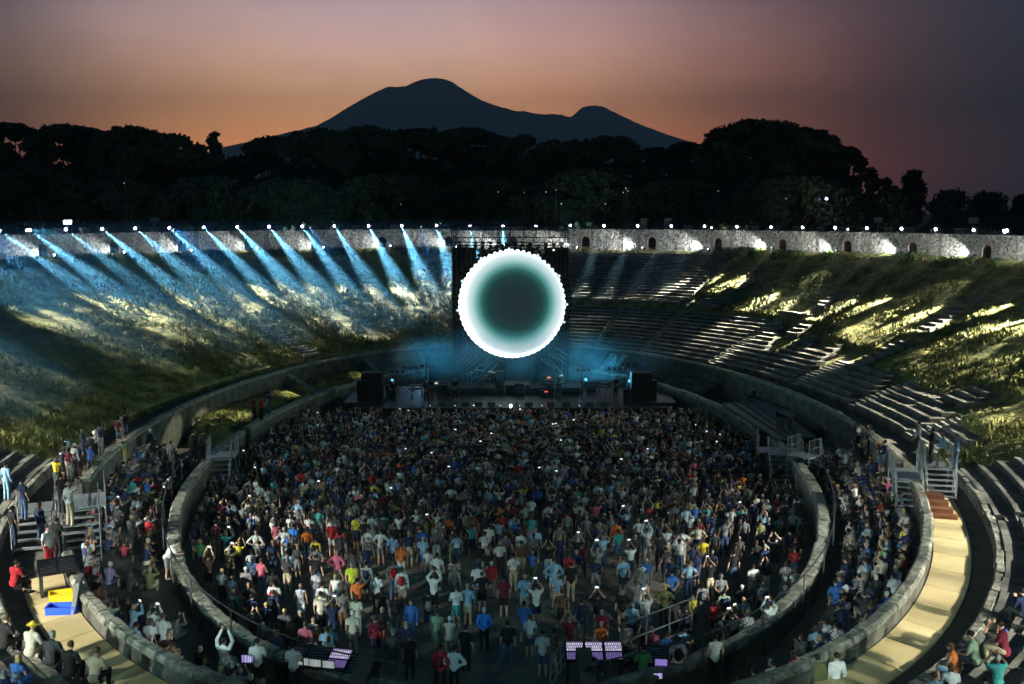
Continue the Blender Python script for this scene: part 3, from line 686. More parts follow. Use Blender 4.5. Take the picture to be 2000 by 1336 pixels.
O = Vector((0, 90, 0))
for x in (TX0+.2, TX1-.2):
    for y in (TY0+.2, TY1-.2):
        mb = MB(); truss(mb, (x, y-90, 0), (x, y-90, TZ), .34, .7); mb.build('tower_leg', M_black, tw)
for z, y in ((TZ-.15, TY0+.2), (TZ-.15, TY1-.2), (14.05, TY0+.2), (13.3, TY1-.2)):
    mb = MB(); truss(mb, (TX0+.2, y-90, z), (TX1-.2, y-90, z), .42, .5, .03); mb.build('cross_truss', M_black, tw)
mb = MB()
for i in range(9):
    x = TX0+.6+i*(TX1-TX0-1.2)/8; mb.tube((x, TY0-90+.2, TZ-.4), (x+(.5 if i % 2 else -.5), TY0-90+.25, 13.0), .03, n=5); mb.tube((x, TY0-90+.2, 14.05), (x, TY1-90-.2, TZ-.2), .025, n=5)
mb.build('bracing', M_black, tw)
# drapes: gathered cloth, two beside the disc and one below
def drape(x0, x1, z0, z1, y, lab):
    n = int((x1-x0)/.12); vs = []
    for i in range(n+1):
        x = x0+(x1-x0)*i/n; yy = y+.05*math.sin(i*1.9)+.03*math.sin(i*.7)
        vs += [(x, yy, z0), (x, yy, z1), (x, yy+.05, z0), (x, yy+.05, z1)]
    fs = []
    for i in range(n): a = i*4; fs += [(a, a+4, a+5, a+1), (a+2, a+3, a+7, a+6), (a+1, a+5, a+7, a+3)]
    mb = MB(); mb.add(vs, fs); o = mb.build('drape', M_drape, tw); return o
drape(TX0+.05, TX0+2.1, SZ, 13.35, -.2, ''); drape(TX1-2.1, TX1-.05, SZ, 13.35, -.2, ''); drape(TX0+2.1, TX1-2.1, SZ, 4.6, -.1, ''); drape(TX0+2.1, TX1-2.1, 4.6, 11.6, .7, '')
# fixtures hanging in the top truss
rg = random.Random(2)
for i in range(14):
    x = TX0+.7+i*(TX1-TX0-1.4)/13; z = 13.55+rg.uniform(-.15, .15)
    mb = MB(); mb.box((x, -.9, z+.16), (.34, .3, .16)); mb.tube((x, -.95, z), (x+rg.uniform(-.1, .1), -1.1, z-.3), .12, .15, 10); o = mb.build('hung_light', M_black, tw)
    if i in (4, 5, 7, 8, 12): mb = MB(); mb.ball((x, -1.12, z-.33), .11, 8, 5); mb.build('lens', M_lensdim, o)
# thin pale rods standing in for the streaks below the disc
for side in (-1, 1):
    for i in range(16):
        a = R(-155+i*3.4) if side < 0 else R(-62+i*2.9); r0 = 5.35+(i % 3)*.25; r1 = r0+.75+(i*7 % 5)*.14
        c = Vector((0, -1.05, 8.45)); u = Vector((math.cos(a), 0, math.sin(a)))
        p = c+u*r0; q = c+u*r1+Vector((.35*side, 0, 0))
        if abs(p.x) > 5.0 or q.z < SZ+.1 or abs(q.x) > 5.1: continue
        mb = MB(); mb.tube(p, q, .035, n=5); mb.build('slat', M_rod, tw)
# round screen
sc = empty('round_screen', (0, 88.6, 8.52)); setp(sc, 'huge round glowing screen, white rim fading to dark teal centre', 'screen')
mb = MB(); n = 96
mb.add([(0, 0, 0)]+[(4.66*math.cos(2*math.pi*i/n), 0, 4.74*math.sin(2*math.pi*i/n)) for i in range(n)]+[(4.66*math.cos(2*math.pi*i/n), .12, 4.74*math.sin(2*math.pi*i/n)) for i in range(n)],
       [(0, 1+i, 1+(i+1) % n) for i in range(n)]+[(1+i, 1+n+i, 1+n+(i+1) % n, 1+(i+1) % n) for i in range(n)])
mb.build('screen_surface', M_screen, sc)
mb = MB()
for rr, y in ((4.86, .1), (4.86, .45), (5.1, .28)):
    for i in range(n): a, b = 2*math.pi*i/n, 2*math.pi*(i+1)/n; mb.tube((rr*math.cos(a), y, rr*math.sin(a)), (rr*math.cos(b), y, rr*math.sin(b)), .04, n=5, caps=False)
mb.build('ring_truss', M_black, sc)
NRL = 58
hm_ = MB(); hm_.box((0, .05, .16), (.2, .22, .14)); hm_.tube((-.13, 0, .1), (-.13, 0, -.1), .025, n=5); hm_.tube((.13, 0, .1), (.13, 0, -.1), .025, n=5); hm_.tube((0, .06, -.0), (0, -.2, -.08), .1, .12, 10)
ring_me = hm_.mesh('ring_light', M_black); lm = MB(); lm.ball((0, -.2, -.08), .095, 8, 5); lens_me = lm.mesh('lens', M_lensdim)
for i in range(NRL):
    a = 2*math.pi*i/NRL; o = bpy.data.objects.new('ring_light', ring_me); COL.objects.link(o); o.parent = sc
    o.location = (4.84*math.cos(a), -.22, 4.9*math.sin(a)); o.rotation_euler = (0, math.pi/2-a, 0); o.scale = (1.3, 1.3, 1.5)
    if (i*7) % 5 < 1 and math.sin(a) > -.5: l2 = bpy.data.objects.new('lens', lens_me); COL.objects.link(l2); l2.parent = o
# loudspeaker stacks
for x, lab in (((724-1000)/2000*79.5, 'black loudspeaker stack at the left end of the stage'), ((1256-1000)/2000*79.5, 'black loudspeaker stack at the right end of the stage')):
    e = empty('speaker_stack', (x, 79.6, SZ+.22)); setp(e, lab, 'loudspeaker', 'loudspeaker stacks')
    for k in range(4):
        mb = MB(); mb.box((0, 0, .28+k*.56), (1.6, 1.0, .54)); 
        for q in (-1, 1): mb.box((q*.4, -.51, .28+k*.56), (.74, .03, .46))
        mb.build('speaker_cabinet', M_black, e)
    mb = MB(); mb.box((-.95 if x < 0 else .95, .1, .8), (.5, .9, 1.6)); mb.build('side_cabinet', M_black, e)
# monitors along the front edge
for i, x in enumerate((-5.4, -3.6, -2.6, -1.6, .2, 1.3, 3.0, 4.2, 6.0, 7.2)):
    mb = MB(); mb.add([(-.3, 0, 0), (.3, 0, 0), (.3, .42, 0), (-.3, .42, 0), (-.3, .05, .3), (.3, .05, .3), (.3, .42, .1), (-.3, .42, .1)], [(3, 2, 1, 0), (0, 1, 5, 4), (4, 5, 6, 7), (1, 2, 6, 5), (2, 3, 7, 6), (3, 0, 4, 7)])
    o = mb.build('floor_monitor', M_dmet); o.location = (x, SY0+.7, SZ); setp(o, 'black wedge floor monitor on the stage edge, %s from the left' % ordw(i+1), 'monitor speaker', 'wedge monitors along the stage edge')
# footlights: tiny lit spots
for i, x in enumerate((-6.3, -4.4, -.9, -.1, .6, 2.3, 5.2)):
    mb = MB(); mb.box((0, 0, .05), (.2, .16, .1)); o = mb.build('foot_light', M_black); o.location = (x, SY0+.35, SZ)
    mb = MB(); mb.ball((0, -.06, .11), .05 if i != 3 else .1, 6, 4); mb.build('lens', M_lens if i == 3 else M_lensdim, o)
    setp(o, 'small footlight on the stage lip, %s from the left' % ordw(i+1), 'footlight', 'footlights on the stage lip')
# instruments
def keyboard(x, y, z, rz, lab):
    e = empty('keyboard', (x, y, z), rz); setp(e, lab, 'keyboard', 'keyboards on stage')
    mb = MB(); mb.box((0, 0, .88), (1.3, .4, .12)); mb.build('keyboard_body', M_dmet, e); mb = MB(); mb.box((0, -.06, .95), (1.15, .2, .02)); mb.build('keys', M_cap, e)
    mb = MB(); mb.box((0, .1, 1.15), (1.1, .34, .1)); mb.build('upper_keyboard', M_dmet, e)
    for s in (-1, 1): mb = MB(); mb.tube((s*.5, -.2, 0), (s*.3, .1, 1.12), .03, n=6); mb.tube((s*.5, .2, 0), (s*.3, -.1, .85), .03, n=6); mb.build('stand_leg', M_dmet, e)
def drum_kit(x, y, z, lab):
    e = empty('drum_kit', (x, y, z)); setp(e, lab, 'drum kit')
    mb = MB(); mb.tube((0, -.25, .3), (0, .25, .3), .3, n=20); mb.build('bass_drum', M_dmet, e)
    for q in ((-.35, .1, .62, .16), (.0, .05, .8, .14), (.3, .05, .8, .15), (.62, .3, .45, .2), (-.62, .3, .5, .17)):
        mb = MB(); mb.tube((q[0], q[1], q[2]-.12), (q[0], q[1], q[2]+.12), q[3], n=16); mb.build('drum', M_dmet, e)
    for q in ((-.8, .1, 1.15, .24), (.8, .1, 1.2, .26), (-.4, .5, 1.3, .22), (1.05, .5, 1.05, .22), (-1.1, .5, .9, .18)):
        mb = MB(); mb.tube((q[0], q[1], q[2]), (q[0], q[1], q[2]+.015), q[3], .02, n=18); mb.build('cymbal', M_brass, e)
        mb = MB(); mb.tube((q[0], q[1], 0), (q[0], q[1], q[2]), .018, n=5); mb.build('cymbal_stand', M_alu, e)
def amp(x, y, z, lab, w=.75, h=.6, screen=None):
    e = empty('amplifier', (x, y, z)); setp(e, lab, 'amplifier', 'amplifiers and racks on stage')
    mb = MB(); mb.box((0, 0, h/2), (w, .4, h)); mb.build('cabinet', M_black, e); mb = MB(); mb.box((0, -.21, h*.42), (w*.9, .02, h*.7)); mb.build('grille', M_dmet, e)
    if screen: mb = MB(); mb.box((w*.1, -.225, h*.86), (w*.35, .02, h*.12)); mb.build('lit_panel', screen, e)
def mic(x, y, z, lab):
    e = empty('microphone_stand', (x, y, z)); setp(e, lab, 'microphone stand', 'microphone stands on stage')
    mb = MB(); mb.tube((0, 0, .02), (0, 0, 1.5), .018, n=6); mb.tube((0, 0, 0), (0, 0, .03), .16, n=12); mb.build('stand', M_gal, e)
    mb = MB(); mb.tube((0, 0, 1.5), (.0, .18, 1.58), .02, n=6); mb.ball((0, .2, 1.59), .04, 6, 4); mb.build('microphone', M_black, e)
def rack(x, y, z, lab, h=2.1):
    e = empty('light_stand', (x, y, z)); setp(e, lab, 'light stand', 'light stands on stage')
    mb = MB(); mb.tube((0, 0, 0), (0, 0, h), .04, n=6); mb.build('pole', M_dmet, e)
    for s in (-1, 1): mb = MB(); mb.tube((0, 0, .5), (s*.45, -.2, 0), .02, n=5); mb.build('leg', M_dmet, e)
    for s in (-.45, 0, .45): mb = MB(); mb.tube((s, 0, h), (s, -.25, h-.06), .12, .16, 10); mb.build('lamp_can', M_dmet, e)
    mb = MB(); mb.tube((-.6, 0, h), (.6, 0, h), .025, n=5); mb.build('cross_bar', M_dmet, e)
drum_kit(-2.6, 84.6, SZ+.5, 'drum kit on the left riser below the screen'); 
keyboard(-7.6, 81.0, SZ, .5, 'two tier keyboard near the left bass player'); keyboard(3.2, 83.4, SZ, -.3, 'two tier keyboard right of centre with red glow'); keyboard(7.4, 82, SZ, -.9, 'two tier keyboard at stage right in the smoke'); keyboard(-5.6, 82.8, SZ, .3, 'two tier keyboard under the drum riser')
for x, y, lab, c in ((-6.4, 84.5, 'amplifier with pale lit panel left of the drums', 'p'), (-4.8, 83, 'amplifier with small red light near the drums', 'r'), (3.0, 84.4, 'amplifier with orange lit panel right of centre', 'o'), (2.7, 82.4, 'low amplifier with red light right of centre', 'r'), (4.1, 85.6, 'tall amplifier with pale yellow panel on the right riser', 'p'), (.6, 83.6, 'plain amplifier at stage centre', None), (6.6, 84.6, 'plain amplifier in smoke at the right', None), (-1.0, 85.6, 'plain amplifier on the centre riser', None), (9.3, 80.6, 'rack of gear by the right loudspeakers', None), (-9.9, 82.6, 'rack of gear by the left loudspeakers', None)):
    amp(x, y, SZ+(.5 if y > 84 and abs(x) < 5.6 and abs(x) > 1.4 else 0)+(.7 if abs(x) < 1.3 and y > 85 else 0), lab, .8, .9 if c != 'r' else .5, {'p': M_pan, 'r': M_red, 'o': M_org, None: None}[c])
for i, (x, y) in enumerate(((-6.1, 79.2), (-.6, 79.4), (1.0, 79.8), (3.4, 80.5), (5.4, 80), (-4.4, 80.6))): mic(x, y, SZ, 'microphone stand on the stage, %s from the left' % ordw(1+sorted([-6.1, -.6, 1.0, 3.4, 5.4, -4.4]).index(x)))
for i, x in enumerate((-9.4, -8.4, -6.9, 5.9, 8.4, 9.6)): rack(x, 83.2+(i % 2)*.8, SZ, 'multi lamp light stand on the stage, %s from the left' % ordw(i+1), 2.0+(i % 3)*.25)
mb = MB(); mb.box((0, 0, 1.3), (2.7, .1, 2.6)); o = mb.build('backing_panel', M_drape); o.location = (-6.1, 87.2, SZ); setp(o, 'black backing panel standing left of the screen tower', 'panel')
mb = MB(); mb.box((0, 0, .7), (1.5, .1, 1.4)); o = mb.build('backing_panel', M_drape); o.location = (-5.2, 86.0, SZ); setp(o, 'small dark panel beside the drum riser', 'panel')
# blue wash lamps added to light the stage smoke
for x, y, tx, tz, pw, lab in ((-10.4, 86.5, -5.5, 5.5, 700, 'blue stage wash light behind the left loudspeakers'), (10.2, 86.3, 5.5, 4.5, 900, 'blue stage wash light behind the right loudspeakers'), (6.2, 87, 9, 4.2, 500, 'blue stage wash light right of the tower'), (-6.8, 88, -9, 5, 500, 'blue stage wash light left of the tower')):
    moving_light((x, y, SZ), (tx, 84, tz), M_lensblue, lab, 'blue wash lights on stage', pw*3.2, 70, (.12, .62, .95), .8)
mb = MB(); mb.box((0, 83.5, 4.2), (27, 11, 5.2)); ob = mb.build('stage_smoke', None); m = bpy.data.materials.new('stage_smoke'); m.use_nodes = True; nn = m.node_tree.nodes; nn.clear()
v = nn.new('ShaderNodeVolumePrincipled'); v.inputs['Color'].default_value = (.3, .75, 1, 1); v.inputs['Density'].default_value = .02; v.inputs['Anisotropy'].default_value = .2
q = nn.new('ShaderNodeOutputMaterial'); m.node_tree.links.new(v.outputs[0], q.inputs['Volume'])
tcn = nn.new('ShaderNodeTexCoord'); nzn = nn.new('ShaderNodeTexNoise'); nzn.inputs['Scale'].default_value = .32; nzn.inputs['Detail'].default_value = 3; rr = nn.new('ShaderNodeMapRange'); rr.inputs[1].default_value = .42; rr.inputs[2].default_value = .68; rr.inputs[3].default_value = .006; rr.inputs[4].default_value = .16
m.node_tree.links.new(tcn.outputs['Object'], nzn.inputs['Vector']); m.node_tree.links.new(nzn.outputs['Fac'], rr.inputs[0]); mpn = nn.new('ShaderNodeMapping'); mpn.inputs['Location'].default_value = (0, -83.5/6.0, -4.4/3.0); mpn.inputs['Scale'].default_value = (1/13.5, 1/6.0, 1/3.0); lnn = nn.new('ShaderNodeVectorMath'); lnn.operation = 'LENGTH'
fo = nn.new('ShaderNodeMapRange'); fo.inputs[1].default_value = .35; fo.inputs[2].default_value = 1; fo.inputs[3].default_value = 1; fo.inputs[4].default_value = 0; pm = nn.new('ShaderNodeMath'); pm.operation = 'MULTIPLY'
m.node_tree.links.new(tcn.outputs['Object'], mpn.inputs[0]); m.node_tree.links.new(mpn.outputs[0], lnn.inputs[0]); m.node_tree.links.new(lnn.outputs['Value'], fo.inputs[0]); m.node_tree.links.new(fo.outputs[0], pm.inputs[0]); m.node_tree.links.new(rr.outputs[0], pm.inputs[1]); m.node_tree.links.new(pm.outputs[0], v.inputs['Density'])
ob.data.materials.clear(); ob.data.materials.append(m); setp(ob, 'blue smoke drifting over the stage', 'smoke', kind='stuff')

# ---------------------------------------------------------------- railings, stairs, platforms
def railing(name, label, spans_pts, hgt=1.0, post=2.6, group='steel railings', r=.028, mid=False):
    e = empty(name, spans_pts[0]); setp(e, label, 'railing', group); o = -Vector(spans_pts[0])
    mb = MB(); up = Vector((0, 0, hgt)); mb.path([Vector(p)+up+o for p in spans_pts], r, 6)
    if mid: mb.path([Vector(p)+up*.5+o for p in spans_pts], r*.8, 6)
    mb.build('handrail', M_dmet, e); acc = 0; last = Vector(spans_pts[0])
    pts = [last]
    for p in spans_pts[1:]:
        acc += (Vector(p)-last).length; last = Vector(p)
        if acc >= post: pts.append(last); acc = 0
    pts.append(last)
    for p in pts: mb = MB(); mb.tube(p+o, p+up+o, r, n=6); mb.build('post', M_dmet, e)
    return e
railing('wall_railing', 'steel railing along the lower left arena wall', [P(t, .72, 2.1) for t in np.arange(-171, -98, 1.5)], 1.05, 3.4)
railing('wall_railing', 'steel railing along the right arena wall', [P(t, .72, 2.1) for t in np.arange(92, 171, 1.5)], 1.05, 3.4)
def metal_stairs(label, top, bot, width, n, plat=None, group='temporary metal stairs'):
    """top and bottom centre points; treads run across the x direction of the flight"""
    top = Vector(top); bot = Vector(bot); e = empty('metal_stairs', (bot.x, bot.y, 0)); setp(e, label, 'stairs', group); o = -e.location
    d = Vector((top.x-bot.x, top.y-bot.y, 0)); d.normalize(); sd = Vector((d.y, -d.x, 0)); ang = math.atan2(d.y, d.x)-math.pi/2
    for i in range(n):
        f = (i+.5)/n; p = bot.lerp(top, f)+o; mb = MB(); mb.box(p+Vector((0, 0, .02)), (width, .3, .05), ang); mb.build('tread', M_gal, e)
    for s in (-1, 1):
        mb = MB(); q = sd*s*width/2; mb.tube(bot+q+o, top+q+o, .05, n=4); mb.build('stringer', M_dmet, e)
        mb = MB(); up = Vector((0, 0, 1.0)); mb.tube(bot+q+up+o, top+q+up+o, .025, n=6); mb.tube(bot+q+up*.5+o, top+q+up*.5+o, .02, n=6)
        for f in (0, .5, 1): p = bot.lerp(top, f)+q+o; mb.tube(p, p+up, .025, n=6)
        mb.build('handrail', M_gal, e)
    if plat:
        pd, pw = plat; c = top+d*pd/2+o; mb = MB(); mb.box(c+Vector((0, 0, -.04)), (pw, pd, .08), ang); mb.build('platform', M_gal, e)
        mb = MB(); up = Vector((0, 0, 1.0))
        for s in (-1, 1):
            a, b = top+sd*s*pw/2+o, top+sd*s*pw/2+d*pd+o
            for h in (.5, 1): mb.tube(a+up*h, b+up*h, .022, n=6)
            for p in (a, b): mb.tube(p-Vector((0, 0, top.z)), p+up, .03, n=6)
            for k in range(1, 8): p = a.lerp(b, k/8); mb.tube(p+up*.06, p+up*.98, .008, n=4, caps=False)
        mb.build('guard_rail', M_gal, e)
    return e
a = at_z(158, 990, 3.7); metal_stairs('bright metal stairs with platform at the left, under the man in white', a, at_z(163, 1122, 1.55), 1.45, 9, (2.2, 2.0))
a = at_z(75, 1000, 3.7); metal_stairs('darker metal stairs at the left edge beside the bright stairs', a, at_z(62, 1080, 2.9), 1.4, 5, (1.6, 1.6))
metal_stairs('metal stairs descending into the arena at the left wall', at_z(432, 893, 2.2), at_z(422, 988, .05), 1.25, 9, (1.6, 1.6))
metal_stairs('dark metal stairs descending into the arena at the right wall', at_z(1522, 884, 2.2), at_z(1532, 985, .05), 1.35, 10, (1.4, 2.4))
metal_stairs('short metal stairs outside the arena wall on the right', at_z(1582, 885, 2.6), at_z(1590, 925, 1.3), 1.3, 5, (1.2, 1.4))
metal_stairs('grey metal stairs with grating platform beside the right parapet', at_z(1772, 935, 3.7), at_z(1776, 994, 2.6), 1.2, 5, (2.2, 1.3))
metal_stairs('metal stairs up to the slope where a blue shirted man stands', at_z(1832, 912, 4.3), at_z(1838, 976, 3.0), 1.3, 6, (1.2, 1.4))
# brown stepped boards at the end of the right walkway
e = empty('wooden_steps', at_z(1846, 1015, 2.96)); setp(e, 'reddish brown wooden steps at the far end of the right plywood walkway', 'wooden steps')
for k in range(4): mb = MB(); mb.box((0, .3+k*.5, .07+k*.09), (1.2, .48, .14+k*.18), -.28); mb.build('step', M_rust, e)
# decking platform above the right terrace with the lighting position
c4 = [at_z(1412, 787, 2.5), at_z(1505, 785, 2.5), at_z(1592, 852, 2.5), at_z(1522, 857, 2.5)]
e = empty('scaffold_platform', (c4[0]+c4[2])/2*1.0); setp(e, 'flat grey scaffold deck above the arena wall on the right', 'platform'); o = -e.location; mb = MB()
vs = [p+o+Vector((0, 0, -.0)) for p in c4]+[p+o+Vector((0, 0, -.12)) for p in c4]; mb.add(vs, [(3, 2, 1, 0), (4, 5, 6, 7), (0, 1, 5, 4), (1, 2, 6, 5), (2, 3, 7, 6), (3, 0, 4, 7)]); mb.build('deck', M_plat, e)
for k in (1, 2, 3):
    f = k/5; mb = MB(); a, b = c4[0].lerp(c4[1], f)+o, c4[3].lerp(c4[2], f)+o; mb.tube(a+Vector((0, 0, .04)), b+Vector((0, 0, .04)), .04, n=5); mb.build('cable_ramp', M_black, e)
for p in c4: mb = MB(); mb.tube(p+o+Vector((0, 0, -1.6)), p+o+Vector((0, 0, -.1)), .05, n=6); mb.build('post', M_gal, e)
# ---------------------------------------------------------------- people
# one skeleton, posed by its joints (person faces +Y), grown into ONE continuous skin by a voxel remesh
def pose(name):
    J = dict(pel=(0, 0, .95), abd=(0, .01, 1.12), chest=(0, 0, 1.30), neck=(0, -.01, 1.47), head=(0, .02, 1.63))
    for s, k in ((-1, 'l'), (1, 'r')):
        J['sh'+k] = (s*.185, -.01, 1.41); J['el'+k] = (s*.25, -.03, 1.14); J['wr'+k] = (s*.255, .06, .90); J['ha'+k] = (s*.25, .09, .82)
        J['hi'+k] = (s*.09, 0, .93); J['kn'+k] = (s*.105, .02, .50); J['an'+k] = (s*.115, -.02, .085); J['to'+k] = (s*.14, .14, .03)
    def st(**k): J.update(k)
    def arms_up(s, k, w=.09, y=.26, z=1.74): J['el'+k] = (s*.30, .13, 1.50); J['wr'+k] = (s*w, y, z); J['ha'+k] = (s*(w-.01), y+.01, z+.08)
    if name == 'raised': arms_up(-1, 'l'); arms_up(1, 'r')
    if name == 'high': arms_up(-1, 'l', .12, .12, 1.92); arms_up(1, 'r', .12, .12, 1.92); J['ell'] = (-.27, .08, 1.62); J['elr'] = (.27, .08, 1.62)
    if name == 'one_up': arms_up(1, 'r', .12)
    if name == 'hips':
        for s, k in ((-1, 'l'), (1, 'r')): J['el'+k] = (s*.40, -.10, 1.18); J['wr'+k] = (s*.20, .0, 1.04); J['ha'+k] = (s*.15, .06, 1.02)
    if name == 'folded': st(ell=(-.25, .05, 1.16), elr=(.25, .05, 1.16), wrl=(-.02, .2, 1.2), wrr=(.02, .22, 1.17), hal=(.06, .2, 1.2), har=(-.06, .22, 1.16))
    if name == 'behind': st(ell=(-.26, -.12, 1.16), elr=(.26, -.12, 1.16), wrl=(-.06, -.19, .98), wrr=(.06, -.19, .98), hal=(.01, -.2, .95), har=(-.01, -.21, .94))
    if name == 'walk': st(knl=(-.1, .2, .52), anl=(-.1, .17, .10), tol=(-.12, .33, .05), knr=(.1, -.06, .5), anr=(.11, -.32, .13), tor=(.12, -.2, .03), ell=(-.25, -.16, 1.16), wrl=(-.24, -.16, .93), hal=(-.24, -.14, .85), elr=(.25, .06, 1.15), wrr=(.24, .26, .99), har=(.23, .32, .94))
    if name == 'stance': st(knl=(-.17, .03, .5), anl=(-.24, 0, .085), tol=(-.29, .15, .03), knr=(.15, 0, .5), anr=(.2, -.03, .085), tor=(.25, .12, .03), hil=(-.1, 0, .93))
    if name == 'guitar': st(ell=(-.36, .02, 1.2), wrl=(-.42, .28, 1.25), hal=(-.42, .35, 1.26), elr=(.34, -.05, 1.15), wrr=(.16, .2, 1.04), har=(.09, .24, 1.02), head=(-.02, .06, 1.61))
    if name == 'keys': st(ell=(-.28, .12, 1.16), wrl=(-.22, .36, 1.06), hal=(-.2, .44, 1.04), elr=(.28, .12, 1.16), wrr=(.22, .36, 1.06), har=(.2, .44, 1.04))
    if name == 'lean':
        for a in ('abd', 'chest', 'neck', 'head', 'shl', 'shr'): x, y, z = J[a]; f = (z-.95); J[a] = (x, y+f*.62, .95+f*.80)
        st(ell=(-.26, .42, 1.12), elr=(.26, .42, 1.12), wrl=(-.16, .62, 1.08), wrr=(.16, .62, 1.08), hal=(-.12, .69, 1.09), har=(.12, .69, 1.09))
    if name.startswith('sit'):
        dz = -.56
        for a in ('pel', 'abd', 'chest', 'neck', 'head', 'shl', 'shr', 'ell', 'elr', 'wrl', 'wrr', 'hal', 'har'): x, y, z = J[a]; J[a] = (x, y, z+dz)
        f = .25 if name != 'sit_phone' else .1
        for a in ('abd', 'chest', 'neck', 'head', 'shl', 'shr'): x, y, z = J[a]; J[a] = (x, y+(z-.39)*f, z)
        for s, k in ((-1, 'l'), (1, 'r')):
            J['hi'+k] = (s*.09, .02, .40); J['kn'+k] = (s*.14, .44, .46); J['an'+k] = (s*.13, .40, .09); J['to'+k] = (s*.15, .56, .03)
            J['el'+k] = (s*.25, .17, .62); J['wr'+k] = (s*.15, .36, .55); J['ha'+k] = (s*.12, .44, .53)
            if name == 'sit_phone': J['el'+k] = (s*.30, .2, .88); J['wr'+k] = (s*.10, .30, 1.10); J['ha'+k] = (s*.09, .31, 1.18)
            if name == 'sit_clap': J['wr'+k] = (s*.05, .40, .80); J['ha'+k] = (s*.03, .44, .87)
    return {k: Vector(v) for k, v in J.items()}
def caps(mb, a, b, r0, r1, n=10):
    mb.tube(a, b, r0, r1, n); mb.ball(a, r0, n, 6); mb.ball(b, r1, n, 6)
def shape_body(J, mb, inf=0., parts='all', arm=1., leg=1.):
    i = inf
    if parts in ('all', 'torso'):
        mb.ball(J['pel'], 1, 12, 8, sc=(.165+i, .118+i, .13+i)); mb.ball(J['abd'], 1, 12, 8, sc=(.145+i, .105+i, .17+i)); mb.ball(J['chest'], 1, 12, 8, sc=(.165+i, .115+i, .19+i))
        caps(mb, J['shl']*.92+J['shr']*.08, J['shr']*.92+J['shl']*.08, .062+i, .062+i)
        caps(mb, (J['neck']+J['chest'])/2, J['neck'], .085+i, .062+i)
    if parts == 'all':
        caps(mb, J['neck'], J['head']-Vector((0, .02, .03)), .056, .056); h = J['head']
        mb.ball(h+Vector((0, -.008, .025)), 1, 14, 10, sc=(.078, .096, .095)); mb.ball(h+Vector((0, .028, -.045)), 1, 12, 8, sc=(.06, .065, .07))
        mb.ball(h+Vector((0, .098, -.015)), 1, 6, 5, sc=(.017, .024, .024))
        for s in (-1, 1): mb.ball(h+Vector((s*.08, -.002, -.008)), 1, 6, 5, sc=(.014, .02, .032))
    for k in 'lr':
        if arm > 0 and parts != 'legs':
            a, b, c = J['sh'+k], J['el'+k], J['wr'+k]
            e = a.lerp(b, min(1, arm)); caps(mb, a, e, .054+i, (.041 if arm >= 1 else .05)+i)
            if arm > 1: caps(mb, b, c, .042+i, .03+i)
            if parts == 'all': d = (J['ha'+k]-c).normalized(); caps(mb, c, c+d*.05, .028, .034)
        if leg > 0 and parts in ('all', 'legs'):
            a, b, c = J['hi'+k], J['kn'+k], J['an'+k]; e = a.lerp(b, min(1, leg)); caps(mb, a, e, .088+i, (.06 if leg >= 1 else .072)+i*1.3)
            if leg > 1: caps(mb, b, c, .06+i*1.2, .040+i*1.3); 
            if parts == 'all': caps(mb, b, b.lerp(c, .35), .056, .058); caps(mb, c, J['to'+k]+Vector((0, 0, .01)), .042, .036)
    if parts == 'legs': mb.ball(J['pel'], 1, 12, 8, sc=(.165+i, .12+i, .10+i))
def remesh(mb, name, vox, mats, smooth_it=3):
    o = mb.build('tmp', []); m = o.modifiers.new('r', 'REMESH'); m.mode = 'VOXEL'; m.voxel_size = vox; m.use_smooth_shade = True
    s = o.modifiers.new('s', 'SMOOTH'); s.factor = .5; s.iterations = smooth_it
    dg = bpy.context.evaluated_depsgraph_get(); me = bpy.data.meshes.new_from_object(o.evaluated_get(dg)); me.name = name
    bpy.data.objects.remove(o)
    for mm in mats: me.materials.append(mm)
    return me
def add_extra(me, mb, mi_off=0):
    bm = bmesh.new(); bm.from_mesh(me); base = [bm.verts.new(v) for v in mb.v]
    for f, mi in zip(mb.f, mb.m):
        try: q = bm.faces.new([base[i] for i in f]); q.material_index = mi; q.smooth = True
        except ValueError: pass
    bm.to_mesh(me); bm.free()
M_eye = mat('eye', (.02, .015, .012), rough=.3)
CACHE = {}
def m_body(p):
    if ('b', p) in CACHE: return CACHE['b', p]
    J = pose(p); mb = MB(); shape_body(J, mb, 0, 'all', 2, 2); me = remesh(mb, 'person', .02, [None, M_eye]); ex = MB()
    for k, s in (('l', -1), ('r', 1)):
        w, h = J['wr'+k], J['ha'+k]; d = (h-w).normalized(); side = Vector((1, 0, 0)) if abs(d.x) < .8 else Vector((0, 0, 1)); side = (side-d*side.dot(d)).normalized(); nrm = d.cross(side)
        root = w+d*.05
        for j, (off, ln) in enumerate(((-.026, .062), (-.009, .072), (.009, .076), (.026, .068))):
            a = root+side*off+d*.02; b = a+d*ln*.55; c = b+(d*.75+nrm*.5*(-1 if nrm.y < 0 else 1)).normalized()*ln*.5; ex.tube(a, b, .011, .010, 5); ex.tube(b, c, .010, .007, 5)
        a = root-side*s*.02-d*.01; b = a-side*s*.035+d*.03; ex.tube(a, b, .013, .011, 5); ex.tube(b, b+d*.03, .011, .008, 5)
    h = J['head']
    for s in (-1, 1): ex.ball(h+Vector((s*.03, .078, .008)), .011, 6, 4, 1)
    ex.ball(h+Vector((0, .083, -.055)), 1, 6, 4, 1, (.022, .01, .006))
    add_extra(me, ex); CACHE['b', p] = me; return me
